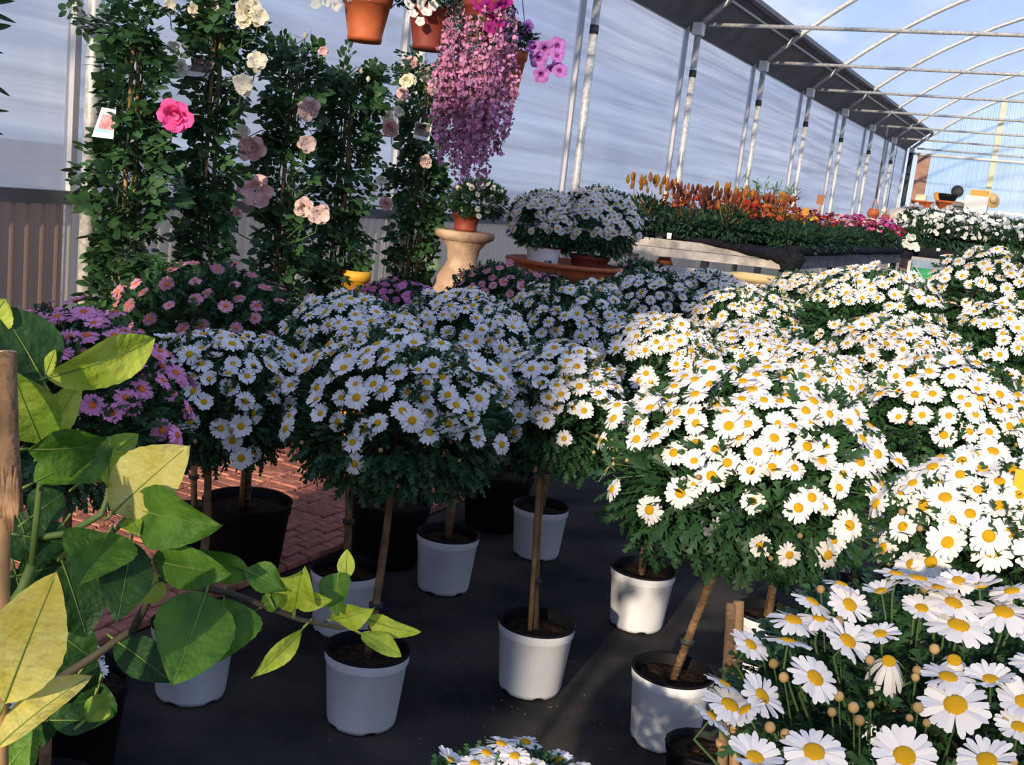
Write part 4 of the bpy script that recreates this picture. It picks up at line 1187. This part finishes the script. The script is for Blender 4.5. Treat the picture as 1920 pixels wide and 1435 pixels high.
# cream tub, brown ball pot and weeds below the bench
P = at_z(1415, 575, .0); P = at_d(1415, 540, 8.6)
t = thing('tub', 'large cream plastic tub standing below the bench end board', 'tub', (P[0], P[1], .0))
b = MB(); R = 46*8.6/FPX; zt = at_d(1415, 515, 8.6)[2]
b.lathe([(R*.80, 0), (R, zt-.05), (R*1.04, zt-.05), (R*1.05, zt), (R*.98, zt), (R*.94, zt-.08), (R*.75, .03), (.001, .03)], 32); b.build('shell', mat('cream_plastic', (.72, .55, .26), .5, .3, .1, 6), t)
MB().lathe([(R*1.035, zt-.12), (R*1.05, zt-.115), (R*1.035, zt-.11)], 32).build('rib', mat('cream_plastic_rib', (.62, .46, .20), .5), t)
P = at_d(1244, 502, 9.6)
t = thing('round_pot', 'round orange-brown pot on the ground in the shade below the bench', 'pot', (P[0], P[1], 0))
zc = P[2]; Rr = .085
MB().lathe([(.05, 0), (.06, zc-.12), (Rr, zc-.03), (Rr*1.05, zc), (Rr*.8, zc+.06), (.05, zc+.075), (.045, zc+.06), (.001, zc+.05)], 20).build('body', M['terra'], t)
MB().lathe([(.05, zc+.072), (.058, zc+.08), (.05, zc+.09)], 20).build('rim', M['terra'], t)
for k, (x, y, lab) in enumerate(((1590, 520, 'unkempt green weeds growing below the middle of the bench side'), (1655, 512, 'unkempt green weeds below the far end of the bench side'))):
    P = at_Y(x, y, 14.5+2.5*k)
    t = thing('weed_clump', lab, 'plant', (P[0], P[1], 0))
    stuff(link('leaves', FB2[k], t, (0, 0, .35), (0, 0, k), (.55, .9, .42)))
    b = MB()
    for q in range(9): b.tube([(rv(-.3, .3), rv(-.4, .4), 0), (rv(-.3, .3), rv(-.4, .4), .6)], .008, 5)
    stuff(b.build('stems', M['stem'], t))

# litter on the mat
b = MB(); rr = random.Random(11)
for k in range(260):
    p = at_z(rr.uniform(560, 1350), rr.uniform(1000, 1430), .0015); a = rr.uniform(0, 6.28); l = rr.uniform(.002, .006)
    c, q = math.cos(a)*l, math.sin(a)*l
    b.add([(p[0]-c, p[1]-q, .001), (p[0]+q*.6, p[1]-c*.6, .0012), (p[0]+c, p[1]+q, .004), (p[0]-q*.6, p[1]+c*.6, .0012)], [(0, 1, 2, 3)])
lit = b.build('plant_litter', mat('litter', (.16, .12, .07), .9, .1, .5, 40)); stuff(lit)
tag(lit, 'tiny scattered petals and soil crumbs on the black ground mat', 'litter')
# ------------------------------------------------------------------ second bench with white petunias
A2 = at_z(1700, 485, .93); B2 = at_z(1806, 497, .93)
dv = nrm(np.array([B2[0]-A2[0], B2[1]-A2[1], 0])); A2 = np.array([A2[0], A2[1], 0]); nv = np.array([-dv[1], dv[0], 0])
L2 = 3.4
bench2 = thing('plant_bench', 'steel-framed bench across the far end carrying white petunias', 'bench', A2)
q3 = lambda u, v, z: dv*u+nv*v+np.array([0, 0, z])
MB().beam(q3(0, 0, .955), q3(L2, 0, .955), .05, .06).build('front_rail', M['galv'], bench2)
for k in range(3):
    MB().beam(q3(0, .2+k*.4, .99), q3(L2, .2+k*.4, .99), .36, .02).build('top_board', M['timber_dark'], bench2)
MB().beam(q3(-.02, -.02, 1.07), q3(L2, -.02, 1.07), .03, .17).build('cloth_edge', M['cloth'], bench2)
for u in (.08, 1.0, 1.75, 2.6, 3.3):
    for v in (.04, 1.1): MB().beam(q3(u, v, 0), q3(u, v, .94), .05, .05, up=(1, 0, 0)).build('leg', M['white_metal'], bench2)
for u in (.1, .9, 1.8):
    MB().beam(q3(u, 0.05, .92), q3(u+.7, .05, .05), .022, .022).build('brace', M['galv'], bench2)
    MB().beam(q3(u+.75, 0.05, .92), q3(u+.05, .05, .05), .022, .022).build('brace', M['galv'], bench2)
for u in (.5, .95, 1.7, 2.3):
    MB().box((-.03, -.004, 0), (.03, .004, .05)).build('price_card', M['white'], bench2, q3(u, -.05, 1.12))
MB().lathe([(.12, 0), (.16, .26), (.165, .29), (.155, .29), (.12, .05), (.001, .05)], 20).build('bundle', M['cloth'], bench2, q3(-.05, 0, .93))
PB = [blobs('blooms', M['pet_white'], 46, s, 'disc', -.1, (.26, .36)) for s in (91, 92)]
FPE = [dome_foliage('leaves', 500, s, M['leaf_bench'], (.28, .42), -.8, .35, LT2, LF2) for s in (61, 62)]
for i in range(11):
    for j in range(2):
        p = A2+q3(.22+i*.30+rv(-.04, .04), .18+j*.45+rv(-.04, .04), 1.0)
        t = thing('white_petunia', 'leafy white petunia plants massed on the far steel bench', 'plant', p, 'white petunias on the far bench')
        add_pot(t, SP)
        hh = .36+.16*j
        if j: MB().box((-.12, -.12, 0), (.12, .12, .10)).build('crate', M['pot_black'], t)
        stuff(link('leaves', random.choice(FPE), t, (0, 0, hh), (0, 0, rv(0, 6)), (.26, .26, .30)))
        stuff(link('blooms', random.choice(PB), t, (0, 0, hh+.07), (0, 0, rv(0, 6)), (.27, .27, .29)))
# pale pansies at the bench corner, green crate below
p = A2+q3(-.05, -.12, 1.08)
t = thing('potted_petunia', 'pale yellow and cream petunia pot at the corner between the two benches', 'plant', p)
add_pot(t, SP); 
for k in range(9): link('flower', random.choice(PW), t, (rv(-.16, .16), -.12+rv(-.03, .03), rv(.02, .36)), frame(nrm(CAMP-p)+rng.normal(0, .3, 3), rv(0, 6)), .12)
stuff(link('leaves', FPE[0], t, (0, 0, .2), None, (.16, .14, .2)))
p = A2+q3(.42, .25, 0)
t = thing('crate', 'bright green plastic crate standing on end under the far bench', 'crate', p)
b = MB(); b.box((-.20, -.14, 0), (.20, -.125, .78)); b.box((-.20, .125, 0), (.20, .14, .78)); b.box((-.20, -.125, 0), (-.185, .125, .78)); b.box((.185, -.125, 0), (.20, .125, .78)); b.box((-.185, -.125, 0), (.185, .125, .02))
gm = mat('green_plastic', (.02, .33, .13), .45); b.build('shell', gm, t)
for k in range(4): MB().box((-.21, -.152, .12+k*.18), (.21, -.14, .16+k*.18)).build('rib', gm, t)

# hanging red pot on a chain by the far bench
tp7 = np.array([at_Y(1640, 250, PY[11]-.02)[0], PY[11]-.02, ZE])
P = at_Y(1637, 402, PY[11]-.02)
t = thing('hanging_pot', 'small round red-brown hanging pot on a long dark rod, far end', 'hanging plant', P)
MB().lathe([(.001, -.10), (.06, -.095), (.105, -.02), (.11, .03), (.095, .07), (.08, .085), (.07, .07), (.001, .06)], 20).build('pot', M['terra'], t)
MB().lathe([(.082, .08), (.092, .09), (.082, .1)], 20).build('rim', M['terra'], t)
MB().tube([(0, 0, .28), (0, 0, ZE-P[2])], .018, 6).build('rod', M['rail'], t)
for k in range(3): a = k*2.1; MB().tube([(.085*math.cos(a), .085*math.sin(a), .085), (0, 0, .30)], .006, 5).build('wire', M['terra'], t)
P2 = P+np.array([.22, 0, -.03])
t = thing('hanging_pot', 'second small red-brown hanging pot tucked just behind the round one', 'hanging plant', P2)
MB().lathe([(.001, -.07), (.05, -.065), (.075, 0), (.07, .05), (.06, .04), (.001, .03)], 16).build('pot', M['terra'], t)
MB().tube([(0, 0, .04), (0, 0, ZE-P2[2]+.02)], .006, 5).build('wire', M['dark'], t)

# clutter on a rack by the gable
YR = 23.6
def atr(x, y, Y=YR): return at_Y(x, y, Y)
zs = atr(1790, 394)[2]-.03
xa, xb = atr(1690, 395)[0], atr(1905, 395)[0]
rk = thing('shelf_rack', 'grey rack along the gable carrying pots and boxes', 'shelf', (xa, YR, 0))
MB().box((0, -.22, zs-.04), (xb-xa, .22, zs)).build('shelf_board', M['timber_dark'], rk)
for u in (.03, (xb-xa)/2, xb-xa-.03):
    for v in (-.19, .19): MB().beam((u, v, 0), (u, v, zs-.04), .05, .05, up=(1, 0, 0)).build('leg', M['galv'], rk)
def on(label, name, cat, x, build):
    p = atr(x, 390); t = thing(name, label, cat, (p[0], YR+rv(-.05, .05), zs)); build(t); return t
def tpot(r, h, m): 
    def f(t):
        MB().lathe([(r*.75, 0), (r, h*.8), (r*1.06, h*.8), (r*1.06, h), (r*.95, h), (r*.7, .02), (.001, .02)], 18).build('pot', m, t)
    return f
def tpack(t):
    tpot(.17, .15, M['terra'])(t); MB().box((-.10, -.07, .13), (.10, .07, .27)).build('packet', mat('cream_packet', (.78, .68, .48), .7), t)
on('terracotta pot holding a cream packet, left end of the rack', 'terracotta_pot', 'pot', 1723, tpack)
on('plain terracotta pot beside the leaning orange roll', 'terracotta_pot', 'pot', 1737, tpot(.12, .15, M['terra']))
def roll(t):
    MB().tube([(0, 0, 0.02), (-.10, 0, .33)], .05, 10).build('core', M['orange_wood'], t)
    MB().tube([(-.1, 0, .33), (-.103, 0, .338)], .03, 10).build('hole', M['dark'], t)
on('orange cardboard roll leaning on the rack', 'cardboard_roll', 'roll', 1760, roll)
def stackp(t):
    tpot(.20, .19, M['terra'])(t)
    MB().lathe([(.13, .0), (.18, .12), (.19, .16), (.17, .16), (.12, .02)], 16, (0, 0, .17)).build('black_pot', M['pot_black'], t)
on('terracotta pot with a black pot stacked in it', 'terracotta_pot', 'pot', 1774, stackp)
def urn(t):
    g_ = mat('grey_glaze', (.25, .21, .18), .5)
    MB().lathe([(.12, 0), (.20, .05), (.21, .12), (.17, .17), (.12, .20), (.001, .2)], 18).build('body', g_, t); MB().lathe([(.215, .09), (.22, .1), (.215, .11)], 18).build('band', M['dark'], t)
on('squat grey lidded jar on the rack', 'jar', 'jar', 1792, urn)
def lbox(t):
    MB().box((-.13, -.1, 0), (.11, .1, .24)).build('body', mat('lilac_card', (.62, .60, .74), .6), t); MB().box((.112, -.1, 0), (.17, .1, .22)).build('end', mat('magenta_card', (.35, .05, .28), .6), t)
on('pale lilac carton with a magenta end on the rack', 'carton', 'box', 1806, lbox)
def wbox(t):
    MB().box((-.26, -.16, -.02), (.16, .16, .34)).build('body', M['white'], t)
    MB().box((-.20, -.08, .34), (.13, .08, .46)).build('basket', mat('straw', (.60, .33, .08), .8), t)
on('large white box with a straw basket on top', 'box', 'box', 1835, wbox)
P = atr(1860, 376)
t = thing('straw_hat', 'straw hat hanging beside the large white box', 'hat', P)
MB().lathe([(.16, 0), (.155, .015), (.08, .02), (.075, .08), (.001, .1)], 18).build('brim', mat('straw_hat', (.70, .46, .20), .8), t).rotation_euler = (1.2, .3, .5)
MB().lathe([(.078, .03), (.08, .05), (.077, .06)], 18).build('band', M['sign'], t).rotation_euler = (1.2, .3, .5)
P = at_Y(1795, 359, YF-.06)
t = thing('wall_plate', 'small black oval plate hung on the gable above the rack', 'plate', P)
MB().lathe([(.001, .02), (.11, .02), (.13, 0), (.12, -.01)], 20).build('disc', M['dark'], t).rotation_euler = (1.57, 0, 0)
P = at_Y(1690, 400, 22.6)
t = thing('sack', 'pale pinkish filled sack lying behind the white petunias', 'sack', P-[0, 0, .12])
b = MB(); b.ball((0, 0, .08), .30, 12, 7, 0, .5); b.build('body', mat('sack', (.70, .62, .55), .8, .1, .1, 8, .5, 14), t)
MB().tube([(-.28, 0, .12), (-.36, 0, .16)], [.05, .08], 8).build('neck', mat('sack_neck', (.66, .58, .50), .8), t)
zt = P[2]-.14
t2 = thing('trestle_table', 'low white trestle table under the pale sack', 'table', (P[0], 22.6, 0))
MB().box((-.42, -.25, zt-.05), (.35, .25, zt)).build('tabletop', M['white'], t2)
for u in (-.38, .31):
    for v in (-.2, .2): MB().beam((u, v, 0), (u, v, zt-.05), .04, .04, up=(1, 0, 0)).build('leg', M['galv'], t2)

# ------------------------------------------------------------------ lemon tree, left foreground
def lemon_mat(name, a, b, tr):
    m = mat(name, a, .5, .22, vscale=34, col2=b, trans=tr, bump=.5, bscale=90)
    return m
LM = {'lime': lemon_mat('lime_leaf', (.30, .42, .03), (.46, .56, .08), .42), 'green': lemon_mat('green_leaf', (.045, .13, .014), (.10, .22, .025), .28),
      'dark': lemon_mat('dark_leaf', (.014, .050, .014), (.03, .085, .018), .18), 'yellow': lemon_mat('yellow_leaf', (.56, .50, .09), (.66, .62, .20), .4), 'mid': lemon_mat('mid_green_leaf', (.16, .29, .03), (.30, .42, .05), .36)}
M['rib'] = mat('leaf_rib', (.16, .24, .05), .5)
tree = thing('lemon_tree', 'young lemon tree with large lime and dark green leaves, left foreground', 'tree', (at_d(-60, 1400, .95)[0], at_d(-60, 1400, .95)[1], .004))
TO = np.array(tree.location)
def lemon_leaf(bx, by, tx, ty, wpx, db, dt, col, roll=0.0, fold=.25, wave=.10, droop=.10, seed=0, label=None):
    rr = random.Random(seed)
    B = at_d(bx, by, db); T = at_d(tx, ty, dt); ax = T-B; L = np.linalg.norm(ax); Y = ax/L
    tc = nrm(CAMP-(B+T)/2); Z = nrm(tc-Y*(tc@Y)); X = np.cross(Y, Z)
    a = math.radians(roll); X, Z = X*math.cos(a)+Z*math.sin(a), Z*math.cos(a)-X*math.sin(a)
    W = 1.22*wpx*((db+dt)/2)/FPX/2/max(.3, math.cos(a))/.96
    nu, nv = 18, 8; V = []; F = []; mi = []
    ph = rr.uniform(0, 6.28)
    for i in range(nu+1):
        u = i/nu
        prof_ = (math.sin(math.pi*u**.93)**.80)*(1-.10*u) if 0 < u < 1 else 0
        prof_ *= 1+.018*(-1)**i
        for j in range(nv+1):
            v = (j/nv-.5)*2
            x = v*W*prof_
            z = abs(v)*W*prof_*fold + wave*W*math.sin(u*7+ph+v*1.2)*v*v + droop*L*(u*(1-u)*1.2) - droop*.6*L*u*u*u
            y = u*L
            V.append(B+X*x+Y*y+Z*z)
    for i in range(nu):
        for j in range(nv):
            q = i*(nv+1)+j; F.append((q, q+1, q+nv+2, q+nv+1))
    b = MB(); b.add([p-TO for p in V], F, 0, True)
    # raised midrib and side veins
    c = nv//2
    b.tube([V[i*(nv+1)+c]-TO+Z*.0006 for i in range(nu)], [max(.0003, .0010*(1-i/nu)) for i in range(nu)], 4, 1, cap=False)
    # winged stalk
    b.tube([B-TO, B-TO-Y*.012], .0014, 4, 1)
    o = b.build('leaf', [LM[col], M['rib']], tree)
    if label: o['label'] = label
    return o
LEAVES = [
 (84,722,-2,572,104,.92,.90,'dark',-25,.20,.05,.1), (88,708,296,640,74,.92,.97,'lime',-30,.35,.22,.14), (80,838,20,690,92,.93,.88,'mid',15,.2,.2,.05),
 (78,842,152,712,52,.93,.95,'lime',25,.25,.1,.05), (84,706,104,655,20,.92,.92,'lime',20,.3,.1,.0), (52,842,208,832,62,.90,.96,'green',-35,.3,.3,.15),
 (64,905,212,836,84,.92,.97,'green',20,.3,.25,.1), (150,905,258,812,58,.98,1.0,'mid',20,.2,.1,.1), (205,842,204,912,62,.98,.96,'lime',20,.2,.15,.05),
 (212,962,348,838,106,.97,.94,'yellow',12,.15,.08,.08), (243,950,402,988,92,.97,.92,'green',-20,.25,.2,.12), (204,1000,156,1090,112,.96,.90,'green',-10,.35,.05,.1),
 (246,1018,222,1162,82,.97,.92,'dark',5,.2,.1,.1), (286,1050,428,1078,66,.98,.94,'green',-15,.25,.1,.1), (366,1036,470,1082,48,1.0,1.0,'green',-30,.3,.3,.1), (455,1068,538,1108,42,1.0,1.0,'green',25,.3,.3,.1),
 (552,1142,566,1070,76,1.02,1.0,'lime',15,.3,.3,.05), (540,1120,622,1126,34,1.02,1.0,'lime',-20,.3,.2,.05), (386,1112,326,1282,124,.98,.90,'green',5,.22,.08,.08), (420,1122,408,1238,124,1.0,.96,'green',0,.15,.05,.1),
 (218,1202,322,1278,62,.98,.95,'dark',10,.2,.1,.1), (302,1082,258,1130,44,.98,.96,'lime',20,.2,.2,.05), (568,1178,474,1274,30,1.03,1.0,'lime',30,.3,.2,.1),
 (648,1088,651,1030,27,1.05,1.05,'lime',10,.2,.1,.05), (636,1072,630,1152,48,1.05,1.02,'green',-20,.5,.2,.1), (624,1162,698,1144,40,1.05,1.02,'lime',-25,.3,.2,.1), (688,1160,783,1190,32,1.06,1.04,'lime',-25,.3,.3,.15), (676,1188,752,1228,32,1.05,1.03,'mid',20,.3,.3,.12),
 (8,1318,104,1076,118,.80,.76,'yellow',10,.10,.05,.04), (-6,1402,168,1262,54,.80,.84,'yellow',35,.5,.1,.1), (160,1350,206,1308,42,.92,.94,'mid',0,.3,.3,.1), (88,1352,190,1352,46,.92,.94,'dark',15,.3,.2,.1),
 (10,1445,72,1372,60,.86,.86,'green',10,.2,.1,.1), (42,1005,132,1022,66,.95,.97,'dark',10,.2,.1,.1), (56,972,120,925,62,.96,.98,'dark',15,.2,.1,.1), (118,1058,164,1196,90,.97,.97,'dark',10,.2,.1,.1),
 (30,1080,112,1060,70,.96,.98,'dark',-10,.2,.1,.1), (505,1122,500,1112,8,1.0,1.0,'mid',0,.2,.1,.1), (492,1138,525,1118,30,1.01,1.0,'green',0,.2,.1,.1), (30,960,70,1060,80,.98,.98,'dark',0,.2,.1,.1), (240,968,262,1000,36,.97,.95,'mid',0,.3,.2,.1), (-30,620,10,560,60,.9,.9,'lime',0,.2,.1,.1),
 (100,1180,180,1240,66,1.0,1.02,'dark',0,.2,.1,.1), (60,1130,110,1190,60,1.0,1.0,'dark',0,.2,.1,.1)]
rl_ = random.Random(5)
for k in range(16):
    x, y = rl_.uniform(10, 190), rl_.uniform(930, 1330)
    LEAVES.append((x, y, x+rl_.uniform(-60, 70), y+rl_.uniform(30, 100), rl_.uniform(50, 80), 1.06, 1.08, 'dark', rl_.uniform(-25, 25), .2, .1, .1))
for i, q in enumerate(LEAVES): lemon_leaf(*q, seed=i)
def twig(name, pts, rads, m):
    MB().tube([at_d(x, y, d)-TO for x, y, d in pts], rads, 8).build(name, m, tree)
tw = mat('green_twig', (.10, .16, .04), .55); bw = mat('dark_twig', (.05, .045, .03), .7)
twig('branch', [(60, 1060, .95), (70, 960, .94), (80, 860, .93), (86, 770, .92), (82, 715, .92)], [.0032, .003, .0026, .002, .0015], tw)
twig('branch', [(60, 1010, .95), (130, 1000, .96), (190, 965, .97), (203, 930, .97), (202, 900, .97)], [.003, .003, .003, .0025, .0015], tw)
twig('branch', [(100, 1280, .98), (170, 1235, .98), (250, 1180, .98), (300, 1085, .98), (360, 1100, .99), (430, 1112, 1.0), (500, 1138, 1.01), (560, 1162, 1.03), (640, 1178, 1.05), (680, 1165, 1.05)], [.004, .004, .0038, .0036, .0034, .003, .0026, .0024, .002, .0014], bw)
twig('branch', [(210, 1000, .97), (225, 985, .97), (245, 960, .97)], [.002, .0025, .002], tw)
twig('branch', [(-60, 1435, .97), (-10, 1330, .97), (60, 1270, .98), (100, 1280, .98)], [.007, .006, .005, .004], bw)
twig('branch', [(-60, 1330, .97), (-20, 1200, .96), (40, 1110, .95), (60, 1060, .95)], [.007, .006, .005, .0045], tw)
twig('branch', [(240, 1020, .97), (250, 1050, .97), (292, 1092, .98)], [.0015, .002, .002], tw)
twig('branch', [(645, 1175, 1.05), (640, 1130, 1.05), (643, 1085, 1.05)], [.0015, .0013, .001], tw)
twig('branch', [(552, 1160, 1.02), (553, 1140, 1.02)], [.0015, .001], tw)
p0 = at_d(-60, 1435, .97)-TO; p1 = at_d(-60, 1330, .97)-TO
MB().tube([(0, 0, 0.0), (p0+p1)/2*np.array([.6, .6, .6]), p0*.5+p1*.5], [.016, .014, .009], 8).build('trunk', M['bark'], tree)
# its wooden stake
st_ = at_d(14, 662, .86); sm = at_d(17, 960, .84)
Q = at_d(0, 1435, .82)
dirn = (Q-sm)/(sm[2]-Q[2]); G = Q+dirn*Q[2]
stk = thing('wooden_stake', 'rough wooden stake with a frayed knot beside the lemon tree, left edge', 'stake', (G[0], G[1], .004))
SO = np.array(stk.location)
MB().tube([st_-SO, (st_*.5+sm*.5)-SO, sm-SO], [.0068, .0076, .0105], 10).build('upper_stick', M['bark'], stk)
MB().tube([st_-SO+[0, 0, .0004], st_-SO+[0, 0, .0012]], .0066, 10).build('cut_end', mat('cut_wood', (.62, .46, .28), .8), stk)
b = MB(); rr = random.Random(3)
for k in range(14):
    x = rr.uniform(-6, 34); q0 = at_d(x, rr.uniform(870, 930), .83); q1 = at_d(x+rr.uniform(-6, 4), rr.uniform(960, 1000), .83)
    b.tube([q0-SO, (q0+q1)/2-SO+[0, 0, .002], q1-SO], [.0006, .0022, .0008], 5)
stuff(b.build('frayed_bark', mat('frayed_bark', (.33, .20, .11), .9, .1, .4, 60), stk))
a0 = at_d(10, 925, .84)-SO; a1 = at_d(4, 1020, .83)-SO
MB().tube([a0, a1, Q-SO, (0, 0, 0)], [.0062, .0060, .0060, .008], 10).build('lower_stick', M['cane'], stk)
# dark slender leaves of an olive reaching in at the left edge
oc = at_d(-90, 120, 2.2)
ol = thing('olive_tree', 'dark slender leaves of a tree reaching in at the upper left edge', 'tree', (oc[0]-.1, oc[1], .004))
OO = np.array(ol.location)
MB().tube([(0, 0, 0), (.01, .02, 1.0), oc-OO, oc-OO+[0, 0, .35]], [.02, .016, .008, .004], 8).build('trunk', M['bark'], ol)
for (x0, y0, x1, y1, wpx) in ((-20, 22, 32, 44, 9), (-20, 52, 23, 48, 13), (-25, 4, 30, 2, 10), (-20, 92, 8, 101, 6), (-15, 158, 21, 182, 8), (-20, 206, 19, 209, 6), (-20, 242, 8, 254, 6), (-40, -10, 20, -6, 12), (-70, 130, -20, 150, 10), (-70, 60, -22, 52, 10)):
    Bq = at_d(x0, y0, 2.15); Tq = at_d(x1, y1, 2.15); Y = nrm(Tq-Bq); tc = nrm(CAMP-Bq); Z = nrm(tc-Y*(tc@Y)); X = np.cross(Y, Z); L = np.linalg.norm(Tq-Bq); W = wpx*2.15/FPX/2
    V = []; 
    for u in np.linspace(0, 1, 8):
        ww = W*math.sin(math.pi*min(.999, max(.001, u**.8)))**.8
        for s_ in (-1, 0, 1): V.append(Bq-OO+Y*u*L+X*ww*s_+Z*(.003*(s_ != 0)))
    F = [(i*3+j, i*3+j+1, i*3+j+4, i*3+j+3) for i in range(7) for j in range(2)]
    MB().add(V, F, 0, True).build('leaf', M['leaf'], ol)
    MB().tube([Bq-OO, (Bq-OO)*.6+(oc-OO)*.4, oc-OO], .002, 4).build('twig', M['bark'], ol)
